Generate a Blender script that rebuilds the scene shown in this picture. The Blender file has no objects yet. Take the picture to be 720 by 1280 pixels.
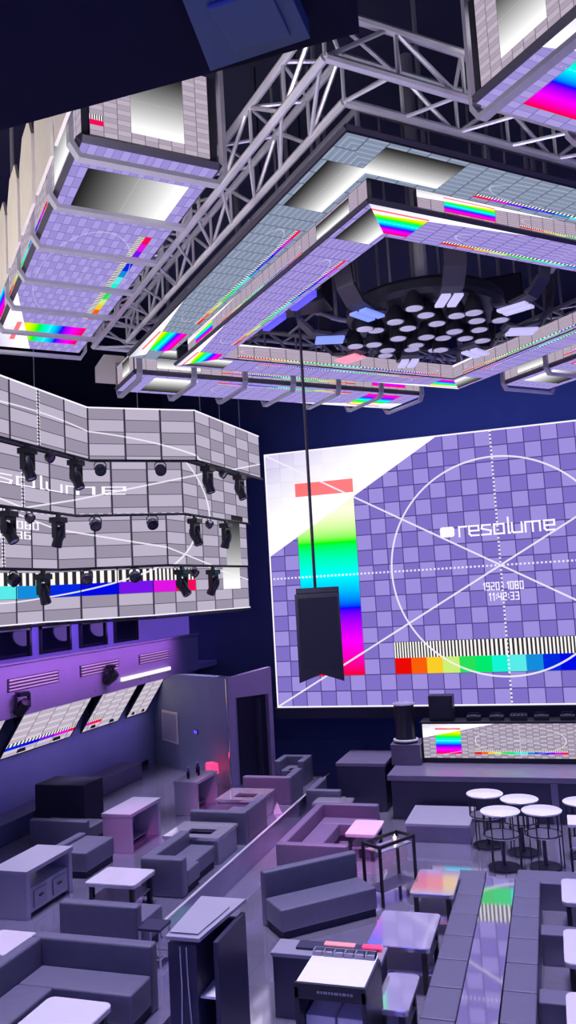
import bpy, bmesh, math, random
from mathutils import Vector, Matrix
random.seed(7)
PI = math.pi
scene = bpy.context.scene
col = scene.collection

# ------------------------------------------------------------------ camera
EYE = 5.375
def cam_matrix(yaw, pitch, roll):
    B = Matrix(((1, 0, 0), (0, 0, -1), (0, 1, 0)))
    cy, sy = math.cos(yaw), math.sin(yaw)
    cp, sp = math.cos(pitch), math.sin(pitch)
    cr, sr = math.cos(roll), math.sin(roll)
    Rz = Matrix(((cy, -sy, 0), (sy, cy, 0), (0, 0, 1)))
    Rx = Matrix(((1, 0, 0), (0, cp, -sp), (0, sp, cp)))
    Rr = Matrix(((cr, -sr, 0), (sr, cr, 0), (0, 0, 1)))
    R = Rr @ Rx @ B @ Rz                      # world -> (right, down, forward)
    F = Matrix(((1, 0, 0), (0, -1, 0), (0, 0, -1)))
    return (F @ R).transposed()
cam_data = bpy.data.cameras.new('camera')
cam_data.sensor_fit = 'VERTICAL'
cam_data.sensor_height = 36.0
cam_data.lens = 36.0 * 1000.0 / 1280.0
cam_data.clip_start = 0.05
cam = bpy.data.objects.new('camera', cam_data)
cam.matrix_world = Matrix.Translation((0, 0, EYE)) @ cam_matrix(-.309, -.100, -.0567).to_4x4()
col.objects.link(cam)
scene.camera = cam

# ------------------------------------------------------------------ world, exposure
world = bpy.data.worlds.new('world')
scene.world = world
world.use_nodes = True
wb = world.node_tree.nodes['Background']
wb.inputs[0].default_value = (0.09, 0.10, 0.85, 1)
wb.inputs[1].default_value = 0.055
scene.view_settings.view_transform = 'Standard'
scene.view_settings.look = 'None'
scene.view_settings.exposure = 0.0
scene.view_settings.gamma = 1.0
scene.view_settings.use_curve_mapping = False

def area(name, loc, size, power, color, target=None, size_y=None):
    L = bpy.data.lights.new(name, 'AREA')
    L.energy = power; L.color = color; L.size = size
    if size_y:
        L.shape = 'RECTANGLE'; L.size_y = size_y
    o = bpy.data.objects.new(name, L)
    o.location = loc
    d = (Vector(target) if target else Vector(loc) - Vector((0, 0, 1))) - Vector(loc)
    o.rotation_euler = d.to_track_quat('-Z', 'Y').to_euler()
    col.objects.link(o)
    return o
def spot(name, loc, target, power, color, angle=40, blend=.6, radius=.12):
    L = bpy.data.lights.new(name, 'SPOT')
    L.energy = power; L.color = color; L.spot_size = math.radians(angle)
    L.spot_blend = blend; L.shadow_soft_size = radius
    o = bpy.data.objects.new(name, L)
    o.location = loc
    o.rotation_euler = (Vector(target) - Vector(loc)).to_track_quat('-Z', 'Y').to_euler()
    col.objects.link(o)
    return o
def spread(o, deg): o.data.spread = math.radians(deg); return o
spread(area('overhead_fill', (-4.5, 12.5, 8.3), 15, 1380, (.72, .66, 1.0), (-4.5, 12.5, 0), 18), 16)  # added fill below the ring to brighten upward faces; no such lamp hangs there
area('navy_fill', (-2.0, -1.0, 5.9), 9, 210, (.07, .08, 1.0), (-3.5, 14, 1.5), 1.2)  # added blue ambient fill behind the camera, tints shaded fronts navy
area('navy_fill', (6.5, 12.0, 7.0), 8, 150, (.08, .09, 1.0), (-4, 14, 1), 3)  # second added blue fill, from the right side
spread(area('truss_fill', (-3.0, 3.4, 6.0), 3, 150, (.95, .9, 1.0), (-3.4, 8, 10), 2), 140)  # added fill aimed up at truss and box plates, not a fixture
spread(area('parapet_fill', (-9.9, 17.0, 4.7), 11, 55, (.60, .24, 1.0), (-11.2, 17.0, 3.8), .4), 70)  # added purple fill aimed at the gallery parapet, source invented
spread(area('plate_fill', (-9.5, 3.5, 6.5), 2, 70, (1.0, .93, .85), (-5.5, 7.5, 9.6), 1), 70)  # added warm fill for the outer plates of the upper left box
area('back_wall_fill', (-1, 22.5, 11.5), 10, 260, (.14, .22, 1.0), (-1, 26, 6), 2)  # added blue fill that lifts the back wall out of black
spot('pink_spot', (-3.2, 12.5, 8.6), (-4.7, 16.2, .4), 3600, (1, .18, .75), 22)
spot('pink_spot', (-4.6, 12.5, 8.6), (-7.0, 17.4, .9), 2600, (1, .22, .75), 16)
spot('pink_spot', (-6.0, 12.0, 6.0), (-8.45, 15.0, .5), 900, (1, .2, .85), 14)

# ------------------------------------------------------------------ node helper
class N:
    def __init__(s, nt, sock): s.nt = nt; s.s = sock
    def op(s, o, *a):
        n = s.nt.nodes.new('ShaderNodeMath'); n.operation = o
        for i, v in enumerate((s,) + a):
            if isinstance(v, N): s.nt.links.new(v.s, n.inputs[i])
            else: n.inputs[i].default_value = v
        return N(s.nt, n.outputs[0])
    def __add__(s, o): return s.op('ADD', o)
    def __sub__(s, o): return s.op('SUBTRACT', o)
    def __mul__(s, o): return s.op('MULTIPLY', o)
    def lt(s, o): return s.op('LESS_THAN', o)
    def gt(s, o): return s.op('GREATER_THAN', o)
    def abs(s): return s.op('ABSOLUTE')
    def fl(s): return s.op('FLOOR')
    def fr(s): return s.op('FRACT')
    def inr(s, a, b): return s.gt(a) * s.lt(b)
    def clamp(s): return s.op('MINIMUM', 1.0).op('MAXIMUM', 0.0)
    def mx(s, o): return s.op('MAXIMUM', o)
def srgb(r, g, b):
    f = lambda c: c / 12.92 if c <= .04045 else ((c + .055) / 1.055) ** 2.4
    return (f(r / 255), f(g / 255), f(b / 255), 1)
def mixc(nt, fac, a, b):
    n = nt.nodes.new('ShaderNodeMix'); n.data_type = 'RGBA'
    for i, v in ((0, fac), (6, a), (7, b)):
        if isinstance(v, N): nt.links.new(v.s, n.inputs[i])
        else: n.inputs[i].default_value = v
    return N(nt, n.outputs[2])

def card(name, light, dark, line, strength=1.0, sat=1.0, gray=(9, 13), marks=True, white=1.0, fine=0.0, bar_gain=1.0, mark_gain=.85, diag=True, gtop=6.5, bloom=0.0):
    """Procedural video test card: UV map holds card cells, X -15..15, Y -8.44..8.44."""
    m = bpy.data.materials.new(name); m.use_nodes = True
    nt = m.node_tree; nt.nodes.clear()
    out = nt.nodes.new('ShaderNodeOutputMaterial')
    uv = nt.nodes.new('ShaderNodeUVMap'); uv.uv_map = 'card'
    sep = nt.nodes.new('ShaderNodeSeparateXYZ'); nt.links.new(uv.outputs[0], sep.inputs[0])
    X, Y = N(nt, sep.outputs[0]), N(nt, sep.outputs[1])
    par = (X.fl() + (Y + .5).fl()).op('FLOORED_MODULO', 2.0)
    c = mixc(nt, par, dark, light)
    gl = ((X + .5).fr() - .5).abs().lt(.032).mx((Y.fr() - .5).abs().lt(.034))
    c = mixc(nt, gl * .8, c, line)
    if fine:
        c = mixc(nt, (Y * 9.0).fr().gt(.55) * fine, c, line)
    # vertical rainbow bar
    hue = ((Y * -1.0 + 6.5) * (1 / 13.0)).clamp() * Y.lt(5.3)
    hs = nt.nodes.new('ShaderNodeCombineColor'); hs.mode = 'HSV'
    nt.links.new(hue.s, hs.inputs[0]); hs.inputs[1].default_value = sat; hs.inputs[2].default_value = bar_gain
    hb = N(nt, hs.outputs[0])
    if bloom: hb = mixc(nt, ((Y - 2.2) * .5).clamp() * Y.lt(5.3) * bloom, hb, (1, 1, .95, 1))
    c = mixc(nt, X.inr(-13, -9) * Y.inr(-6.5, 6.5), c, hb)
    # horizontal colour steps
    cr = nt.nodes.new('ShaderNodeValToRGB'); cr.color_ramp.interpolation = 'CONSTANT'
    steps = [(235, 10, 5), (250, 95, 10), (250, 205, 40), (205, 240, 120), (40, 225, 90), (0, 235, 110), (20, 245, 215),
             (90, 235, 235), (20, 140, 220), (0, 40, 225), (0, 10, 230), (120, 20, 235), (225, 20, 225), (245, 10, 90)]
    e = cr.color_ramp.elements
    while len(e) < 14: e.new(.5)
    for i, s in enumerate(steps):
        e[i].position = i / 14.0; e[i].color = srgb(*s)
    nt.links.new(((X + 7.0) * (1 / 14.0)).s, cr.inputs[0])
    inb = X.inr(-7, 7)
    c = mixc(nt, inb * Y.inr(-6.5, -5.5), c, N(nt, cr.outputs[0]))
    st = (X * 3.4 + X * X.abs() * .2).fr().gt(.5)
    sc = mixc(nt, st, (.03, .025, .03, 1), (1, .97, .95, 1))
    c = mixc(nt, inb * Y.inr(-5.5, -4.5), c, sc)
    # grey ramp bar
    gv = ((Y * -1.0 + gtop) * (1 / (gtop + 6.5)) + .12).clamp()
    cc = nt.nodes.new('ShaderNodeCombineXYZ')
    for i in range(3): nt.links.new((gv * gv).s, cc.inputs[i])
    c = mixc(nt, X.inr(*gray) * Y.inr(-6.5, gtop), c, N(nt, cc.outputs[0]))
    # bright corner wedge
    d = (X + 15.0) * (1 / 11.6) + (Y * -1.0 + 8.44) * (1 / 6.9)
    wf = d.lt(1.0) * (d * .80 + .40).clamp()
    wf = wf * (X.inr(-13, -9) * Y.inr(5.4, 6.3) * -.8 + 1.0)
    c = mixc(nt, wf * white, c, (1.12, 1.08, 1.15, 1))
    if marks:
        r = (X * X + Y * Y).op('SQRT')
        k = (r - 6.8).abs().lt(.055)
        dots_v = X.abs().lt(.06) * (Y * 4.0).fr().gt(.5)
        dots_h = Y.abs().lt(.06) * (X * 4.0).fr().gt(.5)
        dg = (Y * 15.0 - X * 8.44).abs().lt(.95).mx((Y * 15.0 + X * 8.44).abs().lt(.95))
        kk = k.mx(dots_v).mx(dots_h)
        if diag: kk = kk.mx(dg)
        c = mixc(nt, kk * mark_gain, c, (.95, .9, 1, 1))
    em = nt.nodes.new('ShaderNodeEmission')
    nt.links.new(c.s, em.inputs[0]); em.inputs[1].default_value = strength
    nt.links.new(em.outputs[0], out.inputs[0])
    return m

def mat(name, base, rough=.5, metal=0.0, noise=0.0, scale=8.0, bump=0.0, emit=None, estr=1.0, alpha=1.0, trans=0.0, spec=.5):
    m = bpy.data.materials.new(name); m.use_nodes = True
    nt = m.node_tree; b = nt.nodes['Principled BSDF']
    b.inputs['Base Color'].default_value = (*base, 1)
    b.inputs['Roughness'].default_value = rough
    b.inputs['Metallic'].default_value = metal
    b.inputs['Specular IOR Level'].default_value = spec
    if trans: b.inputs['Transmission Weight'].default_value = trans
    if alpha < 1: b.inputs['Alpha'].default_value = alpha
    if emit:
        b.inputs['Emission Color'].default_value = (*emit, 1); b.inputs['Emission Strength'].default_value = estr
    if noise or bump:
        tc = nt.nodes.new('ShaderNodeTexCoord')
        nz = nt.nodes.new('ShaderNodeTexNoise'); nz.inputs['Scale'].default_value = scale; nz.inputs['Detail'].default_value = 4
        nt.links.new(tc.outputs['Object'], nz.inputs['Vector'])
        if noise:
            lo = tuple(v * (1 - noise) for v in base) + (1,); hi = tuple(min(1, v * (1 + noise)) for v in base) + (1,)
            c = mixc(nt, N(nt, nz.outputs[0]), lo, hi)
            nt.links.new(c.s, b.inputs['Base Color'])
        if bump:
            bp = nt.nodes.new('ShaderNodeBump'); bp.inputs['Strength'].default_value = bump; bp.inputs['Distance'].default_value = .02
            nt.links.new(nz.outputs[0], bp.inputs['Height']); nt.links.new(bp.outputs[0], b.inputs['Normal'])
    return m

M = {}
M['card_main'] = card('screen_card', srgb(160, 144, 224), srgb(130, 113, 201), srgb(58, 46, 112), 1.0, bloom=.8)
M['card_tier'] = card('tier_card', srgb(190, 181, 203), srgb(156, 147, 168), srgb(70, 62, 88), 1.0, gray=(8.5, 9.5), white=0.0, gtop=.5)
M['card_band'] = card('band_card', srgb(158, 170, 196), srgb(139, 151, 176), srgb(66, 78, 102), 1.0, fine=.25, mark_gain=.35, diag=False)
M['card_rim'] = card('rim_card', srgb(203, 186, 203), srgb(178, 160, 184), srgb(96, 84, 108), 1.0, fine=.3, mark_gain=.4, diag=False)
M['card_low'] = card('lower_card', srgb(174, 158, 230), srgb(154, 139, 214), srgb(100, 88, 160), 1.0, fine=.15, mark_gain=.4, diag=False)
M['card_box'] = card('box_card', srgb(176, 162, 230), srgb(161, 147, 218), srgb(110, 98, 172), 1.0, fine=.15, mark_gain=.3, diag=False)
M['card_side'] = card('side_card', srgb(206, 193, 208), srgb(188, 174, 192), srgb(110, 96, 120), 1.0, fine=.45, mark_gain=.25, diag=False)
M['card_booth'] = card('booth_card', srgb(190, 180, 196), srgb(160, 148, 172), srgb(90, 80, 110), 1.0, gray=(8.8, 12.5))
M['card_tilt'] = card('tilted_card', srgb(225, 214, 226), srgb(200, 188, 206), srgb(120, 105, 135), 1.0, fine=.35, marks=False)
M['white_led'] = mat('white_led', (.1, .1, .1), emit=(.95, .9, 1), estr=1.05)
M['text'] = mat('lettering', (.2, .2, .2), emit=(.95, .92, 1), estr=1.0)
M['casing'] = mat('black_casing', (.02, .02, .03), .5)
M['frame'] = mat('dark_frame', (.035, .03, .05), .45)
M['steel'] = mat('silver_truss_metal', (.62, .60, .63), .35, .35, noise=.15, scale=5)
M['plate'] = mat('beige_plate', (.72, .66, .60), .5, noise=.12, scale=4)
M['bracket'] = mat('grey_bracket_metal', (.42, .40, .46), .4, .3, noise=.1, scale=5)
M['black'] = mat('black_metal', (.015, .015, .022), .4)
M['soft_black'] = mat('matt_black', (.014, .014, .04), .9)
M['wall'] = mat('dark_blue_wall', (.06, .075, .17), .7, noise=.12, scale=1.5)
M['wall_left'] = mat('slate_wall', (.26, .33, .56), .65, noise=.1, scale=1.2)
M['parapet'] = mat('purple_grey_parapet', (.36, .28, .46), .55, noise=.1, scale=1.5)
M['pillar'] = mat('slate_panel', (.20, .23, .34), .5, noise=.12, scale=1.3)
M['ceil'] = mat('black_ceiling', (.02, .022, .06), .95)
M['sofa'] = mat('grey_leather', (.112, .108, .168), .5, noise=.12, scale=9, bump=.15)
M['sofa_dark'] = mat('navy_leather', (.10, .10, .19), .5, noise=.12, scale=9, bump=.1)
M['grey_top'] = mat('grey_laminate', (.34, .33, .40), .3, noise=.06, scale=3)
M['table_top'] = mat('glossy_pale_top', (.72, .69, .76), .07, .7, noise=.05, scale=3, spec=1.0)
M['drawer'] = mat('drawer_grey', (.26, .25, .32), .4)
M['white_top'] = mat('white_top', (.78, .76, .80), .25, noise=.04, scale=4)
M['dark'] = mat('dark_cabinet', (.03, .03, .07), .4)
M['stage'] = mat('stage_grey', (.17, .15, .22), .22, noise=.2, scale=2)
M['stage_dark'] = mat('stage_front', (.02, .02, .06), .5)
M['chrome'] = mat('chrome', (.75, .75, .8), .15, 1.0)
M['glass'] = mat('tray_glass', (.6, .6, .7), .05, 0, spec=.8, alpha=.45)
M['cable'] = mat('pale_cable', (.5, .5, .55), .5)
M['mirror_top'] = mat('mirror_black_top', (.66, .64, .72), .045, .9)
M['grille'] = mat('speaker_grille', (.016, .016, .035), .7)
M['candle'] = mat('candle_flame', (1, .8, .5), emit=(1, .75, .4), estr=6)
M['red'] = mat('red_lamp', (.5, .02, .05), emit=(1, .03, .12), estr=2.2)
M['blue_led'] = mat('blue_led', (.02, .02, .5), emit=(.08, .06, 1), estr=1.6)
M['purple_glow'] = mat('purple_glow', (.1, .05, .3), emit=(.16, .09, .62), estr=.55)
M['lens'] = mat('lamp_lens', (.5, .5, .6), .1, 0, spec=.9)
M['lamp_white'] = mat('lamp_white', (.7, .7, .75), emit=(.75, .72, .9), estr=.16)
M['foot_led'] = mat('foot_led', (.3, .3, .4), emit=(.62, .58, .95), estr=.75)
M['foot_pink'] = mat('foot_pink', (.3, .1, .1), emit=(1, .34, .5), estr=.85)
M['foot_blue'] = mat('foot_blue', (.1, .1, .4), emit=(.22, .32, 1), estr=.95)
M['dark_glass'] = mat('dark_glass', (.01, .01, .03), .08, spec=.8)
M['artwork'] = mat('framed_sheet', (.40, .36, .44), .35, noise=.15, scale=3)
M['bulkhead'] = mat('bulkhead_black', (.004, .004, .010), .95)
M['pale_top'] = mat('pale_satin_top', (.72, .69, .72), .16, .25, noise=.05, scale=3)
M['duct'] = mat('pale_duct', (.10, .17, .17), .6)

def glossy_floor(name, base, tile, rough, metal=0.0):
    m = mat(name, base, rough, metal, spec=.8)
    nt = m.node_tree; b = nt.nodes['Principled BSDF']
    tc = nt.nodes.new('ShaderNodeTexCoord')
    sp = nt.nodes.new('ShaderNodeSeparateXYZ'); nt.links.new(tc.outputs['Object'], sp.inputs[0])
    X, Y = N(nt, sp.outputs[0]), N(nt, sp.outputs[1])
    g = ((X * (1 / tile)).fr() - .5).abs().gt(.494).mx(((Y * (1 / tile)).fr() - .5).abs().gt(.494))
    nz = nt.nodes.new('ShaderNodeTexNoise'); nz.inputs['Scale'].default_value = .9; nz.inputs['Detail'].default_value = 5
    nt.links.new(tc.outputs['Object'], nz.inputs['Vector'])
    c = mixc(nt, N(nt, nz.outputs[0]), tuple(v * .7 for v in base) + (1,), tuple(v * 1.35 for v in base) + (1,))
    c = mixc(nt, g * .6, c, tuple(v * .4 for v in base) + (1,))
    nt.links.new(c.s, b.inputs['Base Color'])
    r = N(nt, nz.outputs[0]) * (rough * .9) + rough * .5
    nt.links.new(r.s, b.inputs['Roughness'])
    return m
M['floor'] = glossy_floor('glossy_stone_floor', (.58, .55, .70), .9, .07, .8)
M['platform'] = glossy_floor('glossy_platform_floor', (.34, .32, .46), .9, .16, .7)

# ------------------------------------------------------------------ mesh helpers
def link(name, bm, mats, parent=None, loc=None, smooth=False):
    me = bpy.data.meshes.new(name)
    bm.normal_update()
    bm.to_mesh(me); bm.free()
    for k in (mats if isinstance(mats, (list, tuple)) else [mats]): me.materials.append(M[k])
    if smooth:
        for p in me.polygons: p.use_smooth = True
        try: me.set_sharp_from_angle(angle=math.radians(40))
        except Exception: pass
    o = bpy.data.objects.new(name, me)
    if loc: o.location = loc
    if parent: o.parent = parent
    col.objects.link(o)
    return o
def thing(name, label, cat, loc=(0, 0, 0), rz=0.0, group=None):
    o = bpy.data.objects.new(name, None); o.empty_display_size = .1
    o.location = loc; o.rotation_euler = (0, 0, rz); col.objects.link(o)
    tag(o, label, cat, group)
    return o
def tag(o, label, cat, group=None):
    o['label'] = label; o['category'] = cat
    if group: o['group'] = group
    return o
def structure(o):
    o['kind'] = 'structure'; return o
def dup(root, loc, rz=None, label=None, group=None):
    r = root.copy(); col.objects.link(r); r.location = loc
    if rz is not None: r.rotation_euler = (0, 0, rz)
    if label: r['label'] = label
    if group: r['group'] = group
    def kids(a, b):
        for ch in list(a.children):
            if ch.name.split('.')[0] and ch != b:
                c = ch.copy(); col.objects.link(c); c.parent = b
                kids(ch, c)
    kids(root, r)
    return r
def box(bm, x0, x1, y0, y1, z0, z1, bev=0.0, mi=0, seg=2):
    v = [bm.verts.new((x, y, z)) for z in (z0, z1) for y in (y0, y1) for x in (x0, x1)]
    fs = [bm.faces.new([v[i] for i in q]) for q in ((0, 2, 3, 1), (4, 5, 7, 6), (0, 1, 5, 4), (2, 6, 7, 3), (0, 4, 6, 2), (1, 3, 7, 5))]
    for f in fs: f.material_index = mi
    if bev > 0:
        es = list({e for f in fs for e in f.edges})
        r = bmesh.ops.bevel(bm, geom=es, offset=bev, segments=seg, affect='EDGES', profile=.6)
        for f in r['faces']: f.material_index = mi
    return fs
def nb(): return bmesh.new()
def boxes(*bs, bev=0.0):
    bm = nb()
    for b in bs: box(bm, *b, bev=bev)
    return bm
def tube(bm, p, q, r, n=8, r2=None, mi=0):
    p, q = Vector(p), Vector(q); d = q - p
    if d.length < 1e-6: return
    rot = d.to_track_quat('Z', 'Y').to_matrix().to_4x4()
    k = bmesh.ops.create_cone(bm, cap_ends=True, segments=n, radius1=r, radius2=r if r2 is None else r2, depth=d.length,
                              matrix=Matrix.Translation((p + q) / 2) @ rot)
    for v in k['verts']:
        for f in v.link_faces: f.material_index = mi
def path(bm, pts, r, n=8, closed=False):
    pts = [Vector(p) for p in pts]
    cnt = len(pts)
    rings = []
    for i, p in enumerate(pts):
        a = pts[(i - 1) % cnt] if (closed or i > 0) else p
        b = pts[(i + 1) % cnt] if (closed or i < cnt - 1) else p
        d = (b - a).normalized()
        u = d.orthogonal().normalized() if abs(d.z) > .99 else d.cross(Vector((0, 0, 1))).normalized()
        w = d.cross(u)
        rings.append([bm.verts.new(p + (u * math.cos(2 * PI * j / n) + w * math.sin(2 * PI * j / n)) * r) for j in range(n)])
    for i in range(cnt if closed else cnt - 1):
        A, Bq = rings[i], rings[(i + 1) % cnt]
        for j in range(n): bm.faces.new((A[j], A[(j + 1) % n], Bq[(j + 1) % n], Bq[j]))
    if not closed:
        bm.faces.new(list(reversed(rings[0]))); bm.faces.new(rings[-1])
def lathe(bm, prof, n=24, c=(0, 0, 0), mi=0):
    rs = []
    for r, z in prof:
        rs.append([bm.verts.new((c[0] + r * math.cos(2 * PI * j / n), c[1] + r * math.sin(2 * PI * j / n), c[2] + z)) for j in range(n)] if r > 1e-5
                  else [bm.verts.new((c[0], c[1], c[2] + z))])
    for a, b in zip(rs, rs[1:]):
        for j in range(n):
            k = (j + 1) % n
            if len(a) == 1 and len(b) == 1: continue
            if len(a) == 1: f = bm.faces.new((a[0], b[k], b[j]))
            elif len(b) == 1: f = bm.faces.new((a[j], a[k], b[0]))
            else: f = bm.faces.new((a[j], a[k], b[k], b[j]))
            f.material_index = mi
def prism(bm, pts, z0, z1, mi=0, bev=0.0):
    lo = [bm.verts.new((x, y, z0)) for x, y in pts]; hi = [bm.verts.new((x, y, z1)) for x, y in pts]
    n = len(pts)
    fs = [bm.faces.new(list(reversed(lo))), bm.faces.new(hi)] + [bm.faces.new((lo[i], lo[(i + 1) % n], hi[(i + 1) % n], hi[i])) for i in range(n)]
    for f in fs: f.material_index = mi
    if bev:
        bmesh.ops.bevel(bm, geom=[e for e in fs[1].edges], offset=bev, segments=2, affect='EDGES')
def rrect(x0, x1, y0, y1, r, k=5):
    p = []
    for cx, cy, a in ((x1 - r, y1 - r, 0), (x0 + r, y1 - r, 90), (x0 + r, y0 + r, 180), (x1 - r, y0 + r, 270)):
        for i in range(k): 
            t = math.radians(a + 90 * i / (k - 1)); p.append((cx + r * math.cos(t), cy + r * math.sin(t)))
    return p
def slab(name, quad, uvs, nrm_depth, led, parent, back='casing', label=None):
    """Display panel: a real slab whose front quad shows the card; nrm_depth = vector to its back."""
    bm = nb(); uvl = bm.loops.layers.uv.new('card')
    f = [bm.verts.new(p) for p in quad]; b = [bm.verts.new(Vector(p) + Vector(nrm_depth)) for p in quad]
    face = bm.faces.new(f); face.material_index = 0
    for l, uv in zip(face.loops, uvs): l[uvl].uv = uv
    fb = bm.faces.new(list(reversed(b))); fb.material_index = 1
    n = len(quad)
    for i in range(n):
        s = bm.faces.new((f[i], b[i], b[(i + 1) % n], f[(i + 1) % n])); s.material_index = 1
    bmesh.ops.recalc_face_normals(bm, faces=bm.faces)
    o = link(name, bm, [led, back], parent)
    if label: o['label'] = label
    return o

# stroke lettering, in units of letter height 1
GLY = {
 'r': (.62, [[(0, 0), (0, .62), (.55, .62)]]),
 'e': (.78, [[(.66, 0), (.12, 0), (0, .12), (0, .62), (.68, .62), (.68, .31), (.04, .31)]]),
 's': (.76, [[(.62, .62), (.04, .62), (0, .40), (.64, .24), (.60, 0), (0, 0)]]),
 'o': (.82, [[(0, 0), (0, .62), (.68, .62), (.68, 0), (0, 0)]]),
 'l': (.26, [[(.05, 1.0), (.05, 0), (.15, 0)]]),
 'u': (.80, [[(0, .62), (0, .08), (.1, 0), (.68, 0), (.68, .62)]]),
 'm': (1.12, [[(0, 0), (0, .62), (1.0, .62), (1.0, 0)], [(.5, .62), (.5, 0)]]),
 '0': (.72, [[(0, 0), (0, 1), (.5, 1), (.5, 0), (0, 0)]]),
 '1': (.5, [[(.05, .8), (.25, 1), (.25, 0)]]),
 '2': (.72, [[(0, 1), (.5, 1), (.5, .5), (0, .5), (0, 0), (.5, 0)]]),
 '3': (.72, [[(0, 1), (.5, 1), (.5, 0), (0, 0)], [(.1, .5), (.5, .5)]]),
 '4': (.72, [[(0, 1), (0, .45), (.5, .45)], [(.5, 1), (.5, 0)]]),
 '6': (.72, [[(.5, 1), (0, 1), (0, 0), (.5, 0), (.5, .5), (0, .5)]]),
 '8': (.72, [[(0, 0), (0, 1), (.5, 1), (.5, 0), (0, 0)], [(0, .5), (.5, .5)]]),
 '9': (.72, [[(.5, .5), (0, .5), (0, 1), (.5, 1), (.5, 0), (0, 0)]]),
 ':': (.3, [[(.05, .22), (.05, .36)], [(.05, .66), (.05, .80)]]), ' ': (.3, []),
}
def letters(text, x, y, h, wid=None, th=.12):
    """flat quads (card coordinates) for a line of text starting at x, base line y"""
    tot = sum(GLY[c][0] for c in text)
    k = (wid / tot) if wid else h
    quads = []
    for c in text:
        w, strokes = GLY[c]
        for s in strokes:
            for (ax, ay), (bx, by) in zip(s, s[1:]):
                p = Vector((x + ax * k * .86, y + ay * h)); q = Vector((x + bx * k * .86, y + by * h)); d = q - p
                if d.length < 1e-6: continue
                d.normalize(); nn = Vector((-d.y, d.x)) * th * h / 2; d = d * th * h / 2
                steps = max(1, int((q - p).length / .35))
                a, b = p - d, q + d
                for i in range(steps):
                    s0, s1 = a.lerp(b, i / steps), a.lerp(b, (i + 1) / steps)
                    quads.append([s0 - nn, s1 - nn, s1 + nn, s0 + nn])
        x += w * k
    return quads
def letter_mesh(name, quads, fn, parent, m='text'):
    bm = nb()
    for q in quads:
        bm.faces.new([bm.verts.new(fn(p.x, p.y)) for p in q])
    return link(name, bm, m, parent)

PF = .45            # raised left floor
# ================================================================== STRUCTURE
structure(link('floor', boxes((-6.06, 8, -1.5, 26, -.2, 0)), 'floor'))
structure(link('floor_platform', boxes((-12.2, -6.06, -1.5, 26, -.2, PF)), 'platform'))
structure(link('floor_platform_front', boxes((-6.06, -4.72, -1.5, 11.35, 0.002, PF)), 'platform'))
structure(link('trim_platform_edge', boxes((-6.10, -6.05, 11.4, 21.4, PF, PF + .012)), 'steel'))
structure(link('ceiling', boxes((-13, 8.4, -1.5, 26.2, 13.0, 13.3)), 'ceil'))
structure(link('wall_back', boxes((-13, 8.4, 26, 26.3, -.2, 13.0)), 'wall'))
structure(link('wall_right', boxes((8, 8.4, -1.5, 26, -.2, 13.0)), 'wall'))
structure(link('wall_left', boxes((-12.4, -12.0, -1.5, 26, PF, 3.2)), 'wall_left'))
structure(link('wall_left_upper', boxes((-13, -12.9, -1.5, 26, 3.2, 13.0)), 'ceil'))
structure(link('wall_front', boxes((-13, 8.4, -1.9, -1.5, -.2, 13.0)), 'ceil'))
structure(link('baseboard_left', boxes((-12.0, -11.96, -1.5, 22.2, PF, PF + .14)), 'soft_black'))
# upper gallery on the left: deck, purple parapet, window band behind
structure(link('floor_gallery', boxes((-12.9, -11.2, -1.5, 26, 3.02, 3.2)), 'parapet'))
bm = boxes((-11.32, -11.2, -1.5, 24.5, 3.2, 4.16), (-11.36, -11.14, -1.5, 24.5, 4.16, 4.2))
par = structure(link('wall_gallery_parapet', bm, 'parapet'))
bm = nb(); uvl = bm.loops.layers.uv.new('card')
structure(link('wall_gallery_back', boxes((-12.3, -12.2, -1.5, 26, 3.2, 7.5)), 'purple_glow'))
# near bulkhead of the deck above the camera
structure(link('ceiling_bulkhead', boxes((-6.5, -.36, .45, 2.0, 6.86, 9.5), (-.5, 6, .45, 1.4, 7.6, 9.5)), 'bulkhead'))

# ================================================================== MAIN SCREEN
SY = 21.0; CE = .4099; SX = -1.133; SZ = 5.762
scr = thing('video_wall', 'huge violet checkered video wall showing a circle test card behind the stage', 'screen', (SX, SY, SZ))
hw, hh = 15 * CE, 8.4375 * CE
slab('screen_panel', [(-hw, 0, -hh), (hw, 0, -hh), (hw, 0, hh), (-hw, 0, hh)],
     [(-15, -8.4375), (15, -8.4375), (15, 8.4375), (-15, 8.4375)], (0, .16, 0), 'card_main', scr)
bm = nb(); t = .035
for a in ((-hw - t, hw + t, -.02, .2, hh, hh + t), (-hw - t, hw + t, -.02, .2, -hh - t, -hh), (-hw - t, -hw, -.02, .2, -hh, hh), (hw, hw + t, -.02, .2, -hh, hh)): box(bm, *a)
f = link('screen_rim', bm, 'white_led', scr)
f['label'] = 'thin bright rim around the screen'
fs = lambda X, Y: (X * CE, -.006, Y * CE)
q = letters('resolume', -2.35, 1.95, .95, 5.9, .115)
letter_mesh('lettering', q, fs, scr)
bm = nb()
prism(bm, rrect(-3.55, -2.65, 1.95, 2.6, .16), 0, .004)
for v in bm.verts: v.co = Vector((v.co.x * CE, -.004 - v.co.z, v.co.y * CE))
bmesh.ops.recalc_face_normals(bm, faces=bm.faces)
link('logo_block', bm, 'text', scr)
letter_mesh('lettering', letters('1920 : 1080', -1.15, -1.5, .44, 2.5, .13) + letters('11:42:33', -.85, -2.15, .44, 1.9, .13), fs, scr)
bm = boxes((-hw, hw, .2, .5, -hh, hh)); link('rear_frame', bm, 'casing', scr)
# dark header and sill around the wall
tag(link('screen_sill', boxes((SX - hw - .1, SX + hw + .1, SY - .05, SY + .6, SZ - hh - .32, SZ - hh - .05)), 'soft_black'), 'black sill beam under the huge violet video wall', 'beam')

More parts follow.
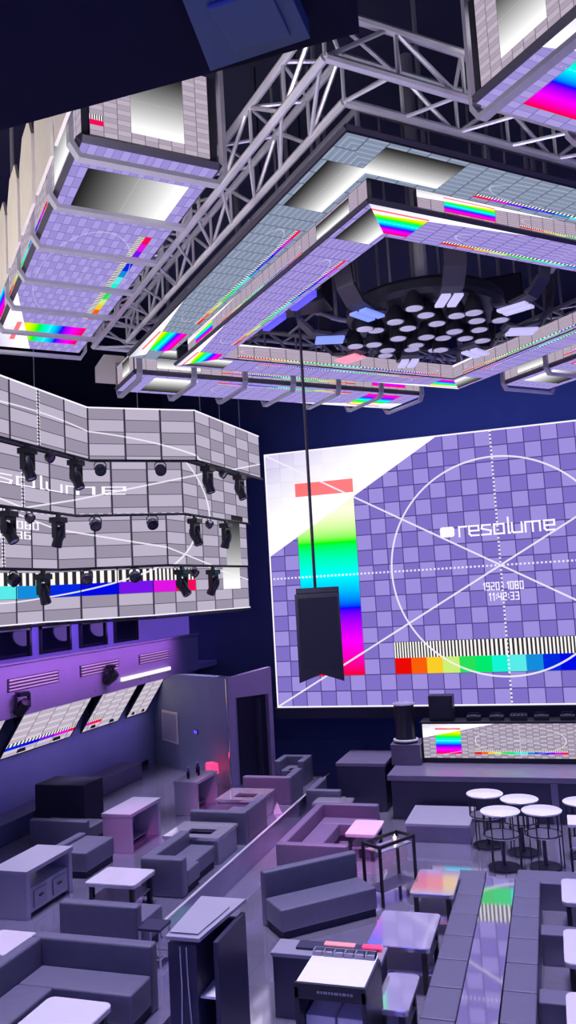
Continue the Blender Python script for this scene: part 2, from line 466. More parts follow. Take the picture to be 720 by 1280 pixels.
# ================================================================== TIERED SIDE SCREEN
SC = 1.105
tierP = []
c1 = [(-8.75, 14.2), (-9.05, 14.1), (-9.35, 13.9), (-9.65, 13.8)]
c2 = [(-6.98, 15.61), (-7.29, 15.51), (-7.6, 15.3), (-7.91, 15.19)]
ce = [(-6.78, 19.1), (-7.18, 19.1), (-7.24, 19.1), (-7.26, 19.1)]
zb = [9.39, 8.31, 7.19, 6.11, 5.06]
for k in range(4):
    A = Vector((c1[k][0] * SC, c1[k][1] * SC)); Bp = Vector((c2[k][0] * SC, c2[k][1] * SC)); Cp = Vector((ce[k][0] * SC, ce[k][1] * SC))
    tierP.append([Vector((A.x, 3.0)), A, Bp, Cp])
zt = [EYE + (z - EYE) * SC for z in zb]
w1 = .843 * SC
def tier_pt(k, X, off=0.0):
    """plan point on tier k at card column X, pushed into the room by off"""
    P0, A, Bp, Cp = tierP[k]
    if X <= 2: p = A + Vector((0, (X - 2) * w1)); n = Vector((1, 0))
    elif X <= 5: p = A.lerp(Bp, (X - 2) / 3); d = (Bp - A).normalized(); n = Vector((d.y, -d.x))
    else: p = Bp.lerp(Cp, (X - 5) / 5); d = (Cp - Bp).normalized(); n = Vector((d.y, -d.x))
    return p + n * off
rowY = [8.4375, 4.2, 0.0, -4.2, -8.4375]
X0 = 2 + (3.0 - tierP[0][1].y) / w1
ordw = ['topmost', 'second from top', 'third from top', 'lowest']
for k in range(4):
    t = thing('stepped_screen', ['topmost grey checkered screen tier wrapping the left gallery, reaching furthest out',
        'second screen tier from the top on the left, carrying the stretched white lettering',
        'third screen tier from the top on the left, grey with a white clock readout',
        'lowest screen tier on the left, with blue and magenta colour bar and stripes'][k], 'screen',
        (tierP[k][1].x, tierP[k][1].y, zt[k + 1]), 0, 'stepped screen tiers on the left gallery')
    o = Vector((tierP[k][1].x, tierP[k][1].y, zt[k + 1]))
    for a, b in ((X0 + k * .1, 2), (2, 5), (5, 10)):
        p, r = tier_pt(k, a), tier_pt(k, b)
        d = (r - p).normalized(); n = Vector((d.y, -d.x))
        qd = [Vector((p.x, p.y, zt[k + 1])) - o, Vector((r.x, r.y, zt[k + 1])) - o, Vector((r.x, r.y, zt[k])) - o, Vector((p.x, p.y, zt[k])) - o]
        slab('screen_panel', qd, [(a, rowY[k + 1]), (b, rowY[k + 1]), (b, rowY[k]), (a, rowY[k])], (-n.x * .12, -n.y * .12, 0), 'card_tier', t)
    # dark truss rail under the tier that carries the lamps, and vertical seams
    bm = nb()
    pts = [tier_pt(k, x, .05) for x in (X0 + k * .1, 2, 5, 10)]
    path(bm, [Vector((p.x, p.y, zt[k + 1] - (.03 if k < 3 else .06))) - o for p in pts], .035, 6)
    link('lamp_rail', bm, 'casing', t)
    bm = nb()
    for x in [i for i in range(int(X0) + 1, 6)]:
        if k and (x + k) % 2: pass
        bm = nb(); p = tier_pt(k, x, .004); tube(bm, Vector((p.x, p.y, zt[k + 1])) - o, Vector((p.x, p.y, zt[k])) - o, .013, 4)
        if x > -3: link('panel_seam', bm, 'casing', t)
        else: bm.free()
    if k == 0:
        bm = nb()
        pts = [tier_pt(0, x, .0) for x in (X0, 2, 5, 10)]
        path(bm, [Vector((p.x, p.y, zt[0] + .012)) - o for p in pts], .018, 6)
        link('edge_strip', bm, 'white_led', t)
        bm = nb()
        for x in (-.0, 5.6, 7.0, 8.6, 3.4):
            bm = nb(); p = tier_pt(0, x, -.08); tube(bm, Vector((p.x, p.y, zt[0])) - o, Vector((p.x, p.y, 13.0)) - o, .012, 5); link('hanging_wire', bm, 'steel', t)
    if k == 3:
        bm = nb(); pts = [tier_pt(3, x, .015) for x in (X0 + .3, 2, 5, 10)]
        path(bm, [Vector((p.x, p.y, zt[4] - .0)) - o for p in pts], .016, 6); link('edge_strip', bm, 'white_led', t)
    def tf(X, Y, k=k, o=o):
        p = tier_pt(k, X, .012); z = zt[4] + (Y + 8.4375) / 16.875 * (zt[0] - zt[4])
        # the rows of this tier
        z = zt[k + 1] + (Y - rowY[k + 1]) / (rowY[k] - rowY[k + 1]) * (zt[k] - zt[k + 1])
        return Vector((p.x, p.y, z)) - o
    if k == 1: letter_mesh('lettering', letters('resolume', -2.35, 1.55, .9, 5.9, .10), tf, t)
    if k == 2: letter_mesh('lettering', letters('1920 : 1080', -1.15, -1.3, .5, 2.5, .12) + letters('11:42:36', -.85, -2.05, .5, 1.9, .12), tf, t)
# rear carcass
def carcass():
    bm = nb()
    for k in range(4):
        for a, b in ((X0 + .1 * k, 2), (2, 5), (5, 10)):
            p, r = tier_pt(k, a, -.13), tier_pt(k, b, -.13); p2, r2 = tier_pt(k, a, -.5), tier_pt(k, b, -.5)
            prism(bm, [(p.x, p.y), (r.x, r.y), (r2.x, r2.y), (p2.x, p2.y)], zt[k + 1] + .02, zt[k] - .02)
    bmesh.ops.recalc_face_normals(bm, faces=bm.faces)
    return bm
tag(link('screen_support_frame', carcass(), 'soft_black'), 'black support frame behind the four stepped screen tiers', 'frame')

# ---- lamps under the tiers
def moving_head(label, loc, rz, s=1.0, tilt=.5):
    t = thing('moving_head_light', label, 'stage light', loc, rz, 'black stage lights under the screen tiers')
    bm = nb(); box(bm, -.16 * s, .16 * s, -.13 * s, .13 * s, -.12 * s, 0, .015); box(bm, -.05 * s, .05 * s, -.03 * s, .03 * s, 0, .07 * s); link('base', bm, 'black', t)
    bm = nb()
    for sx in (-1, 1): box(bm, sx * .15 * s - .022 * s, sx * .15 * s + .022 * s, -.06 * s, .06 * s, -.44 * s, -.10 * s, .008)
    box(bm, -.17 * s, .17 * s, -.06 * s, .06 * s, -.17 * s, -.12 * s, .008)
    link('yoke', bm, 'black', t)
    bm = nb(); lathe(bm, [(0, .20 * s), (.09 * s, .19 * s), (.125 * s, .10 * s), (.125 * s, -.02 * s), (.105 * s, -.10 * s), (.115 * s, -.22 * s), (.10 * s, -.25 * s), (.085 * s, -.23 * s)], 16)
    Rm = Matrix.Translation((0, 0, -.40 * s)) @ Matrix.Rotation(tilt, 4, 'X'); bm.transform(Rm)
    h = link('head', bm, 'black', t, smooth=True)
    bm = nb(); lathe(bm, [(0, -.232 * s), (.087 * s, -.228 * s)], 16); bm.transform(Rm)
    bmesh.ops.recalc_face_normals(bm, faces=bm.faces)
    link('lens', bm, 'lens', h)
    return t
def par_can(label, loc, rz, s=1.0, tilt=.9):
    t = thing('round_spotlight', label, 'stage light', loc, rz, 'black stage lights under the screen tiers')
    bm = nb(); path(bm, [(-.13 * s, 0, -.19 * s), (-.13 * s, 0, -.06 * s), (-.08 * s, 0, -.01 * s), (.08 * s, 0, -.01 * s), (.13 * s, 0, -.06 * s), (.13 * s, 0, -.19 * s)], .014 * s, 6)
    link('bracket', bm, 'black', t)
    bm = nb(); lathe(bm, [(0, .13 * s), (.07 * s, .12 * s), (.125 * s, .04 * s), (.13 * s, -.08 * s), (.118 * s, -.085 * s), (.11 * s, -.06 * s)], 18)
    Rm = Matrix.Translation((0, 0, -.19 * s)) @ Matrix.Rotation(tilt, 4, 'X'); bm.transform(Rm)
    h = link('can', bm, 'frame', t, smooth=True)
    bm = nb(); lathe(bm, [(0, -.062 * s), (.112 * s, -.062 * s)], 18); bm.transform(Rm)
    link('lens', bm, 'dark_glass', h)
    return t
lampcols = LAMPS = {0: [('m', 31), ('r', 59), ('m', 92), ('r', 125), ('r', 200), ('m', 257), ('r', 276), ('m', 297)],
         1: [('m', 7), ('r', 34), ('m', 70), ('r', 119), ('r', 190), ('m', 241), ('r', 259), ('m', 280)],
         2: [('r', 14), ('m', 51), ('r', 108), ('r', 168), ('m', 225), ('r', 241), ('m', 264)]}
Rw = cam_matrix(-.309, -.100, -.0567).transposed()
def px_of(x, y, z):
    c = Rw @ Vector((x, y, z - EYE)); return 360 + 1000 * c.x / -c.z
words = ['first', 'second', 'third', 'fourth', 'fifth', 'sixth', 'seventh', 'eighth']
kindw = {'m': 'black moving head lamp', 'r': 'small round black spotlight'}
for k, row in LAMPS.items():
    for i, (kind, px) in enumerate(row):
        lo, hi = -6.0, 9.9                       # column of the tier above which this lamp hangs
        for _ in range(40):
            mid = (lo + hi) / 2; p = tier_pt(k, mid, .06)
            if px_of(p.x, p.y, zt[k + 1] - .3) < px: lo = mid
            else: hi = mid
        p = tier_pt(k, lo, .12); n = tier_pt(k, lo, 1.12) - p
        rz = math.atan2(n.y, n.x) + PI / 2
        lab = '%s hanging under the %s screen tier, %s lamp from the left edge' % (kindw[kind], ['topmost', 'second', 'third'][k], words[i])
        if kind == 'm': moving_head(lab, (p.x, p.y, zt[k + 1] - .13), rz, 1.0, random.uniform(.25, .6) * random.choice((-1, 1)))
        else: par_can(lab, (p.x, p.y, zt[k + 1] - .06), rz, 1.0 if px not in (34, 259, 276, 241, 59) else .8, -.95)

# ================================================================== CEILING RING
RC = Vector((-1.275, 10.775)); ZU = 9.125; ZL = 8.875
H0, H1, H2 = 4.6, 3.81, 3.06
ring = thing('screen_canopy', 'square ring of stepped video panels hanging corner-on above the dance floor', 'screen', (RC.x, RC.y, ZL))
dirs = {'near_left': ((0, -1), (-1, 0)), 'far_left': ((-1, 0), (0, 1)), 'far_right': ((0, 1), (1, 0)), 'near_right': ((1, 0), (0, -1))}
def side_pts(side, h):
    a, b = dirs[side]; return Vector((a[0] * h, a[1] * h)), Vector((b[0] * h, b[1] * h))
def v3(p, z): return Vector((p.x, p.y, z - ZL))
def ring_uv(side, p, flip):
    a, b = side_pts(side, H0); d = (b - a); L = d.length; d.normalize()
    s = (p - (a + b) / 2).dot(d) / (L / 2)
    return -s * 15 if flip else s * 15
flips = {'near_left': True, 'far_left': True, 'far_right': True, 'near_right': True}
for side in dirs:
    a0, b0 = side_pts(side, H0); a1, b1 = side_pts(side, H1); a2, b2 = side_pts(side, H2)
    fl = flips[side]; U = lambda p: ring_uv(side, p, fl)
    U0 = lambda p: ring_uv(side, p, fl and side != 'near_right')
    # upper band faces down
    slab('upper_band', [v3(a0, ZU), v3(b0, ZU), v3(b1, ZU), v3(a1, ZU)],
         [(U0(a0), 8.44), (U0(b0), 8.44), (U0(b1), -8.44), (U0(a1), -8.44)], (0, 0, .07), 'card_band', ring)
    # outward vertical riser, with open gaps near the corners
    d = (b1 - a1).normalized()
    ga = {'near_left': .02, 'near_right': .02, 'far_left': .02, 'far_right': .02}[side]; gb = {'near_left': .55, 'near_right': .55}.get(side, .02)
    pa, pb = a1 + d * ga, b1 - d * gb
    n = (a1 + b1).normalized()
    UR = (15, -15) if fl else (-15, 15)
    slab('riser_panel', [v3(pa, ZL + .055), v3(pb, ZL + .055), v3(pb, ZU - .005), v3(pa, ZU - .005)],
         [(15, -8.44), (-15, -8.44), (-15, 8.44), (15, 8.44)] if side == 'near_right' else [(-15, -8.44), (15, -8.44), (15, 8.44), (-15, 8.44)] if side == 'x' else [(UR[0], -8.44), (UR[1], -8.44), (UR[1], 8.44), (UR[0], 8.44)], (-n.x * .05, -n.y * .05, 0), 'card_rim', ring)
    # inward face of the lower band seen on the far sides
    slab('inner_panel', [v3(a2, ZL + .02), v3(b2, ZL + .02), v3(b2, ZU), v3(a2, ZU)],
         [(-U(a2) * .8, -8.44), (-U(b2) * .8, -8.44), (-U(b2) * .8, 8.44), (-U(a2) * .8, 8.44)], (n.x * .05, n.y * .05, 0), 'card_rim', ring)
    slab('lower_band', [v3(a1, ZL), v3(b1, ZL), v3(b2, ZL), v3(a2, ZL)],
         [(U(a1), 8.44), (U(b1), 8.44), (U(b2), -8.44), (U(a2), -8.44)], (0, 0, .015), 'card_low', ring)
    bm = nb()
    for z, h in ((ZL + .03, H1 + .012), (ZU + .045, H0 + .012)):
        p, r = side_pts(side, h); tube(bm, v3(p, z), v3(r, z), .03, 4)
    link('edge_frame', bm, 'frame', ring)
# suspension rods and rear truss spars of the canopy
bm = nb()
for a, b in dirs.values():
    for tq in (.0, .25, .5, .75):
        p = Vector(a).lerp(Vector(b), tq) * 4.1
        tube(bm, v3(p, ZU + .07), v3(p, ZU + .5), .025, 6)
for h, z in ((4.1, ZU + .5), (4.1, ZU + .25)):
    pts = [Vector((0, -h)), Vector((-h, 0)), Vector((0, h)), Vector((h, 0))]
    for i in range(4): tube(bm, v3(pts[i], z), v3(pts[(i + 1) % 4], z), .03, 6)
link('top_frame', bm, 'bracket', ring)

# ---- square truss above the canopy
tr = thing('box_truss', 'large square silver lattice truss running around the ceiling screen canopy', 'truss', (RC.x, RC.y, 9.3))
TO, TI, TB, TT = 5.22, 4.62, 9.38, 9.78
for side in dirs:
    for h in (TO, TI):
        for z in (TB, TT):
            a, b = side_pts(side, h); bm = nb(); tube(bm, (a.x, a.y, z - 9.3), (b.x, b.y, z - 9.3), .038, 8); link('chord', bm, 'steel', tr, smooth=True)
    bm = nb(); n = 11
    ao, bo = side_pts(side, TO); ai, bi = side_pts(side, TI)
    for i in range(n):
        p0, p1 = ao.lerp(bo, (i + .1) / n), ao.lerp(bo, (i + 1) / n); i0, i1 = ai.lerp(bi, (i + .1) / n), ai.lerp(bi, (i + 1) / n)
        zl, zh = TB - 9.3, TT - 9.3
        za, zc = (zl, zh) if i % 2 else (zh, zl)
        tube(bm, (p0.x, p0.y, za), (p1.x, p1.y, zc), .02, 6); tube(bm, (i0.x, i0.y, za), (i1.x, i1.y, zc), .02, 6)
        tube(bm, (p1.x, p1.y, zl), (p1.x, p1.y, zh), .018, 6); tube(bm, (i1.x, i1.y, zl), (i1.x, i1.y, zh), .018, 6)
        tube(bm, (p0.x, p0.y, zl), (i1.x, i1.y, zl), .018, 6); tube(bm, (i0.x, i0.y, zh), (p1.x, p1.y, zh), .018, 6)
        tube(bm, (p1.x, p1.y, zh), (i1.x, i1.y, zh), .018, 6)
    link('lacing', bm, 'steel', tr)
bm = nb()
for side in dirs:
    a, b = side_pts(side, (TO + TI) / 2)
    for tq in (.0, .33, .66):
        bm = nb(); p = a.lerp(b, tq); tube(bm, (p.x, p.y, TT - 9.3), (p.x, p.y, 3.7), .05, 8); link('hanger', bm, 'bracket', tr)

# ---- outer screen boxes
def out_box(side, d0, d1, s0, s1, z, h, label, flip, nb_br):
    a, b = dirs[side]
    n = Vector((a[0] + b[0], a[1] + b[1])).normalized(); tv = (Vector(b) - Vector(a)).normalized()
    t = thing('screen_box', label, 'screen', (RC.x, RC.y, z), 0, 'bracketed screen boxes around the canopy')
    P = lambda s, d, zz: Vector((tv.x * s + n.x * d, tv.y * s + n.y * d, zz))
    m = (s0 + s1) / 2; hl = (s1 - s0) / 2
    U = lambda s: (-(s - m) if flip else (s - m)) / hl * 15
    slab('bottom_screen', [P(s0, d0, 0), P(s1, d0, 0), P(s1, d1, 0), P(s0, d1, 0)],
         [(U(s0), -8.44), (U(s1), -8.44), (U(s1), 8.44), (U(s0), 8.44)], (0, 0, .06), 'card_box', t)
    for dd, sg in ((d0 - .0, 1), (d1, -1)):
        slab('side_screen', [P(s0, dd, .09), P(s1, dd, .09), P(s1, dd, h), P(s0, dd, h)],
             [(U(s0), -8.44), (U(s1), -8.44), (U(s1), 8.44), (U(s0), 8.44)], (n.x * .06 * sg, n.y * .06 * sg, 0), 'card_side', t)
    for ss, sg in ((s0, 1), (s1, -1)):
        slab('end_screen', [P(ss, d0 + .07, .09), P(ss, d1 - .07, .09), P(ss, d1 - .07, h), P(ss, d0 + .07, h)],
             [(15, -8.44), (6, -8.44), (6, 8.44), (15, 8.44)] , (tv.x * .06 * sg, tv.y * .06 * sg, 0), 'card_side', t)
    bm = nb()
    for dd in (d0, d1): tube(bm, P(s0, dd, .045), P(s1, dd, .045), .045, 4)
    for ss in (s0, s1): tube(bm, P(ss, d0, .045), P(ss, d1, .045), .045, 4)
    link('dark_edge', bm, 'frame', t)
    rot = Matrix(((tv.x, n.x, 0, 0), (tv.y, n.y, 0, 0), (0, 0, 1, 0), (0, 0, 0, 1)))
    for i in range(nb_br):
        s = s0 + .06 + (s1 - s0 - .12) * i / (nb_br - 1)
        bm = nb(); w = .09
        # rounded U of flat bar
        pts = [(d0 - .10, h + .12), (d0 - .10, .0), (d0 - .02, -.12), (d1 + .02, -.12), (d1 + .10, .0), (d1 + .10, h + .12)]
        inn = [(d0 - .06, h + .12), (d0 - .06, .02), (d0 + .0, -.08), (d1 - .0, -.08), (d1 + .06, .02), (d1 + .06, h + .12)]
        for j in range(5):
            vs = []
            for w_ in (-w / 2, w / 2):
                vs += [bm.verts.new((s + w_, *pp)) for pp in (pts[j], pts[j + 1], inn[j + 1], inn[j])]
            for q in ((0, 1, 2, 3), (7, 6, 5, 4), (0, 4, 5, 1), (3, 2, 6, 7), (0, 3, 7, 4), (1, 5, 6, 2)): bm.faces.new([vs[z_] for z_ in q])
        bmesh.ops.recalc_face_normals(bm, faces=bm.faces)
        bm.transform(rot); bmesh.ops.recalc_face_normals(bm, faces=bm.faces)
        br = link('bracket', bm, 'bracket', t)
        # chamfered outer plate
        bm = nb(); pw = .40
        prism(bm, [(s - pw, .16), (s + pw * .85, .16), (s + pw * .85, h + .02), (s + pw * .3, h + .26), (s - pw * .6, h + .26), (s - pw, h + .02)], d1 + .11, d1 + .14)
        for v in bm.verts: v.co = Vector((v.co.x, v.co.z, v.co.y))
        bm.transform(rot); bmesh.ops.recalc_face_normals(bm, faces=bm.faces)
        link('outer_plate', bm, 'plate', t)
    bm = nb()
    for s in (s0 + .7, s1 - .7):
        for d in (d0 + .2, d1 - .2): bm = nb(); tube(bm, P(s, d, h * .5), P(s, d, 13.0 - z), .03, 6); link('hanger', bm, 'bracket', t)
    bm = nb(); p = [P(s0 + .08, d0 + .08, .1), P(s1 - .08, d0 + .08, .1), P(s1 - .08, d1 - .08, .1), P(s0 + .08, d1 - .08, .1)]
    prism(bm, [(v.x, v.y) for v in p], .10, h - .03); bmesh.ops.recalc_face_normals(bm, faces=bm.faces)
    link('core', bm, 'soft_black', t)
    return t
out_box('near_left', 4.02, 5.22, -2.32, 3.25, 9.125, .86, 'long bracketed screen box hanging at upper left, its underside showing a test card', True, 7)
out_box('near_right', 3.98, 5.18, -2.85, 2.50, 9.125, .86, 'near screen box at top right with bold colour bars on its underside', True, 6)
out_box('far_left', 3.98, 5.1, -2.95, 2.85, 9.08, .42, 'long low screen box hanging beyond the canopy, above the grey tiers', True, 7)
out_box('far_right', 3.95, 5.1, -2.85, 2.80, 9.08, .42, 'far screen box at right edge beyond the canopy, above the video wall', True, 6)

# ---- lamp cluster inside the ring
cl = thing('lamp_cluster', 'round dark cluster of pale disc lamps hanging inside the ceiling ring', 'light', (-1.3, 10.65, 8.75))
bm = nb(); lathe(bm, [(0, .42), (1.0, .42), (1.06, .36), (1.06, .26), (1.0, .20), (0, .20)], 40); link('housing', bm, 'black', cl, smooth=True)
bm0 = None
spots = [(0, 0)] + [(.38 * math.cos(2 * PI * i / 6), .38 * math.sin(2 * PI * i / 6)) for i in range(6)] + [(.72 * math.cos(2 * PI * (i + .5) / 11), .72 * math.sin(2 * PI * (i + .5) / 11)) for i in range(11)] + [(.98 * math.cos(2 * PI * i / 8), .98 * math.sin(2 * PI * i / 8)) for i in range(8)]
for i, (x, y) in enumerate(spots):
    zz = random.uniform(-.06, .05)
    bm = nb(); lathe(bm, [(0, .22), (.06, .22), (.11, .10), (.125, .0), (.115, .0), (.0, .03)], 18, (x, y, zz)); s = link('disc_lamp', bm, 'black', cl, smooth=True)
    bm = nb(); lathe(bm, [(0, .004), (.105, .004), (.105, -.006), (0, -.008)], 18, (x, y, zz)); bmesh.ops.recalc_face_normals(bm, faces=bm.faces); link('lens', bm, 'lamp_white', s)
bm = nb(); tube(bm, (0, 0, .42), (0, 0, 4.0), .09, 10); link('pole', bm, 'steel', cl)
# ring pipe with curved arms
rg = thing('ring_pipe_rig', 'dark circular pipe rig carrying curved arms around the disc lamps', 'rig', (-1.3, 10.65, 9.5))
bm = nb(); path(bm, [(1.75 * math.cos(2 * PI * i / 40), 1.75 * math.sin(2 * PI * i / 40), 0) for i in range(40)], .04, 8, True); link('ring_pipe', bm, 'bracket', rg, smooth=True)
bm = nb()
for i in range(8):
    a = 2 * PI * i / 8 + .2; tube(bm, (1.75 * math.cos(a), 1.75 * math.sin(a), 0), (1.75 * math.cos(a), 1.75 * math.sin(a), 3.3), .03, 6)
    tube(bm, (1.75 * math.cos(a), 1.75 * math.sin(a), .35), (2.9 * math.cos(a), 2.9 * math.sin(a), .1), .022, 6)
link('hanger', bm, 'bracket', rg)
armm = ['foot_led', 'foot_led', 'foot_led', 'foot_pink', 'foot_blue', 'foot_blue', 'foot_led', 'foot_led']
for i in range(8):
    a = 2 * PI * i / 8 + .35 
    Rm = Matrix.Rotation(a, 4, 'Z')
    bm = nb(); w = .13
    prof = [(1.75, .05), (1.78, -.25), (1.72, -.52), (1.55, -.70), (1.30, -.76), (1.08, -.72)]
    for (r0, z0), (r1, z1) in zip(prof, prof[1:]):
        vs = [bm.verts.new(c) for c in ((r0, -w, z0), (r0, w, z0), (r1, w, z1), (r1, -w, z1), (r0 - .035, -w, z0 + .03), (r0 - .035, w, z0 + .03), (r1 - .02, w, z1 + .045), (r1 - .02, -w, z1 + .045))]
        for q in ((0, 1, 2, 3), (7, 6, 5, 4), (0, 4, 5, 1), (3, 2, 6, 7), (0, 3, 7, 4), (1, 5, 6, 2)): bm.faces.new([vs[k] for k in q])
    bmesh.ops.recalc_face_normals(bm, faces=bm.faces); bm.transform(Rm); ar = link('curved_arm', bm, 'frame', rg)
    bm = nb(); box(bm, 1.12, 1.50, -.13, -.02, -.80, -.765, .006); box(bm, 1.12, 1.50, .02, .13, -.80, -.765, .006); bm.transform(Rm)
    link('light_strip', bm, armm[i], ar)
# hoists, speaker cabinets above the rig
for i, (x, y, w, h) in enumerate(((-1.6, 12.2, .55, .55), (-.35, 12.0, .35, .45), (-3.0, 10.6, .4, .5))):
    t = thing('rigged_cabinet', ['wide black cabinet rigged above the disc lamp cluster inside the canopy', 'small black cabinet rigged right of the wide one inside the canopy', 'small black cabinet rigged at left inside the canopy'][i], 'cabinet', (x, y, 9.35))
    bm = nb(); box(bm, -w, w, -.25, .25, 0, h, .02); link('body', bm, 'black', t)
    bm = nb(); box(bm, -w * .9, w * .9, -.27, -.25, .04, h - .04, .005); link('grille', bm, 'frame', t)
    bm = nb(); tube(bm, (-w * .7, 0, h), (-w * .7, 0, 3.6), .02, 6); tube(bm, (w * .7, 0, h), (w * .7, 0, 3.6), .02, 6); link('hanger', bm, 'steel', t)
t = thing('work_light', 'blue glowing strip light behind the near left canopy side', 'light', (-3.0, 9.9, 9.05), math.radians(135))
bm = nb(); box(bm, -.7, -.15, -.05, .05, 0, .09, .01); box(bm, .15, .7, -.05, .05, 0, .09, .01); link('tube', bm, 'blue_led', t)
bm = nb(); box(bm, -.8, .8, -.07, .07, .09, .14, .01); tube(bm, (-.6, 0, .14), (-.6, 0, 3.9), .015, 6); tube(bm, (.6, 0, .14), (.6, 0, 3.9), .015, 6); link('housing', bm, 'black', t)

# ---- hanging speaker
sp = thing('hanging_speaker', 'black speaker column hanging on a pole in front of the video wall', 'speaker', (-3.15, 11.0, 4.12), .27)
bm = nb()
prism(bm, [(-.31, 0), (0, .11), (.31, 0), (.31, 1.22), (-.31, 1.22)], -.24, .24)
for v in bm.verts: v.co = Vector((v.co.x, v.co.z, v.co.y))
bmesh.ops.recalc_face_normals(bm, faces=bm.faces)
link('cabinet', bm, 'black', sp)
bm = boxes((-.27, .27, -.26, -.24, .16, 1.16)); link('grille', bm, 'grille', sp)
bm = nb(); box(bm, -.29, .31, -.2, .2, 1.22, 1.30, .01); link('top_cap', bm, 'black', sp)
bm = nb(); tube(bm, (-.02, 0, 1.30), (-.02, 0, 4.6), .022, 8); tube(bm, (-.02, 0, 4.6), (-.02, 0, 8.88), .02, 8); link('pole', bm, 'frame', sp)

# ---- duct panel on the bulkhead
t = thing('ceiling_duct', 'pale blue-grey panel on the dark bulkhead at the top of the frame', 'duct', (-.60, 1.80, 6.80), 0)
bm = nb(); prism(bm, [(-.11, -.20), (.13, -.20), (.13, .09), (-.16, .11)], 0, .06, bev=.01); link('panel', bm, 'duct', t)
bm = nb(); box(bm, -.07, .09, -.12, .05, -.012, 0, .004); link('inset', bm, 'duct', t)

# ================================================================== LEFT GALLERY
for i, yy in enumerate((12.9, 15.6, 18.4, 21.4)):
    t = thing('vent_grille', ['nearest', 'second nearest', 'third nearest', 'furthest'][i] + ' white slatted vent grille on the purple gallery parapet', 'vent', (-11.19, yy, 3.72), 0, 'vent grilles on the parapet')
    bm = nb(); box(bm, -.012, .0, -.95, .95, -.14, .14); link('backing', bm, 'frame', t)
    for k in range(4):
        bm = nb(); box(bm, .0, .02, -.9, .9, -.12 + k * .07, -.085 + k * .07); link('slat', bm, 'plate', t)
for i, yy in enumerate((12.3, 14.2, 16.0, 17.7, 19.5, 21.3)):
    t = thing('gallery_window', words[i] + ' dark window from the near end of the gallery band', 'window', (-12.05, yy, 4.2), 0, 'gallery windows')
    bm = nb(); box(bm, -.08, 0, -.62, .62, 0, 1.0); link('pane', bm, 'dark_glass', t)
    bm = nb()
    for a in ((0, .05, -.68, -.60, 0, 1.05), (0, .05, .60, .68, 0, 1.05), (0, .05, -.68, .68, .62, .68)): box(bm, *a)
    link('window_frame', bm, 'black', t)
    bm = nb(); box(bm, .05, .07, -.6, .6, .64, .665); link('sill_strip', bm, 'plate', t)
for i, yy in enumerate((13.25, 15.1, 16.9, 18.6, 20.4)):
    tag(link('gallery_light', boxes((-12.12, -12.08, yy - .22, yy + .22, 4.0, 5.3)), 'purple_glow'), words[i] + ' purple glowing wall strip from the near end of the gallery band', 'light', 'purple wall strips')
    L = bpy.data.lights.new('purple_strip', 'POINT'); L.energy = 9; L.color = (.35, .2, 1); L.shadow_soft_size = .3
    lo = bpy.data.objects.new('purple_strip', L); lo.location = (-11.75, yy, 4.7); col.objects.link(lo)
tag(link('gallery_roof', boxes((-12.9, -10.9, 3, 23, 5.35, 5.5)), 'soft_black'), 'black soffit above the purple gallery windows', 'soffit')
# tilted screens under the parapet
def tilt_screen(label, y0, y1, u0, u1):
    t = thing('tilted_screen', label, 'screen', (-11.2, (y0 + y1) / 2, 3.17), 0, 'tilted screens under the parapet')
    h = (y1 - y0) / 2
    slab('display', [(0, -h, 0), (0, h, 0), (-.78, h + .0, -1.14), (-.78, -h, -1.14)], [(u0, 6), (u1, 6), (u1, -8.44), (u0, -8.44)], (-.05, 0, .04), 'card_tilt', t)
    bm = nb()
    tube(bm, (-.02, -h, .0), (-.02, h, .0), .02, 4); tube(bm, (-.8, -h, -1.15), (-.8, h, -1.15), .02, 4)
    tube(bm, (0, -h, 0), (-.78, -h, -1.14), .02, 4); tube(bm, (0, h, 0), (-.78, h, -1.14), .02, 4)
    link('bezel', bm, 'frame', t)
    bm = nb(); box(bm, -.79, -.70, -h * .6, -h * .4, -1.1, -.2); box(bm, -.79, -.70, h * .4, h * .6, -1.1, -.2); link('mount', bm, 'black', t)
tl = ['nearest tilted wall screen below the parapet, cut by the left edge', 'second tilted wall screen, with a blue to magenta strip', 'third tilted wall screen, with a short red strip', 'furthest tilted wall screen, nearly plain white']
for i, (a, b, u0, u1) in enumerate(((12.0, 14.75, -4, 2.0), (15.35, 18.15, 2.0, 6.4), (18.65, 20.55, 5.6, 8.9), (21.0, 22.2, 15.2, 16.8))):
    tilt_screen(tl[i], a, b, u0, u1)
def cam_box(label, loc, rz):
    t = thing('wall_spotlight', label, 'stage light', loc, rz, 'black lamps on the parapet')
    bm = nb(); box(bm, -.12, .12, -.1, .1, .22, .32, .01); link('base', bm, 'black', t)
    bm = nb(); lathe(bm, [(0, .2), (.1, .18), (.14, .05), (.13, -.2), (.1, -.22), (0, -.2)], 14); bm.transform(Matrix.Rotation(.9, 4, 'X')); link('head', bm, 'black', t, smooth=True)
    bm = nb()
    for s in (-1, 1): box(bm, s * .16 - .02, s * .16 + .02, -.04, .04, -.03, .28)
    link('yoke', bm, 'black', t)
    return t
cam_box('black lamp clipped to the parapet between third and furthest tilted screens', (-11.0, 18.6, 3.45), 1.8)
cam_box('black lamp on the parapet above the nearest tilted screen', (-11.0, 14.9, 3.25), 1.2)
tag(link('light_strip', boxes((-11.19, -11.13, 19.4, 22.3, 3.24, 3.34)), 'white_led'), 'thin white light strip above the furthest tilted screen', 'light')

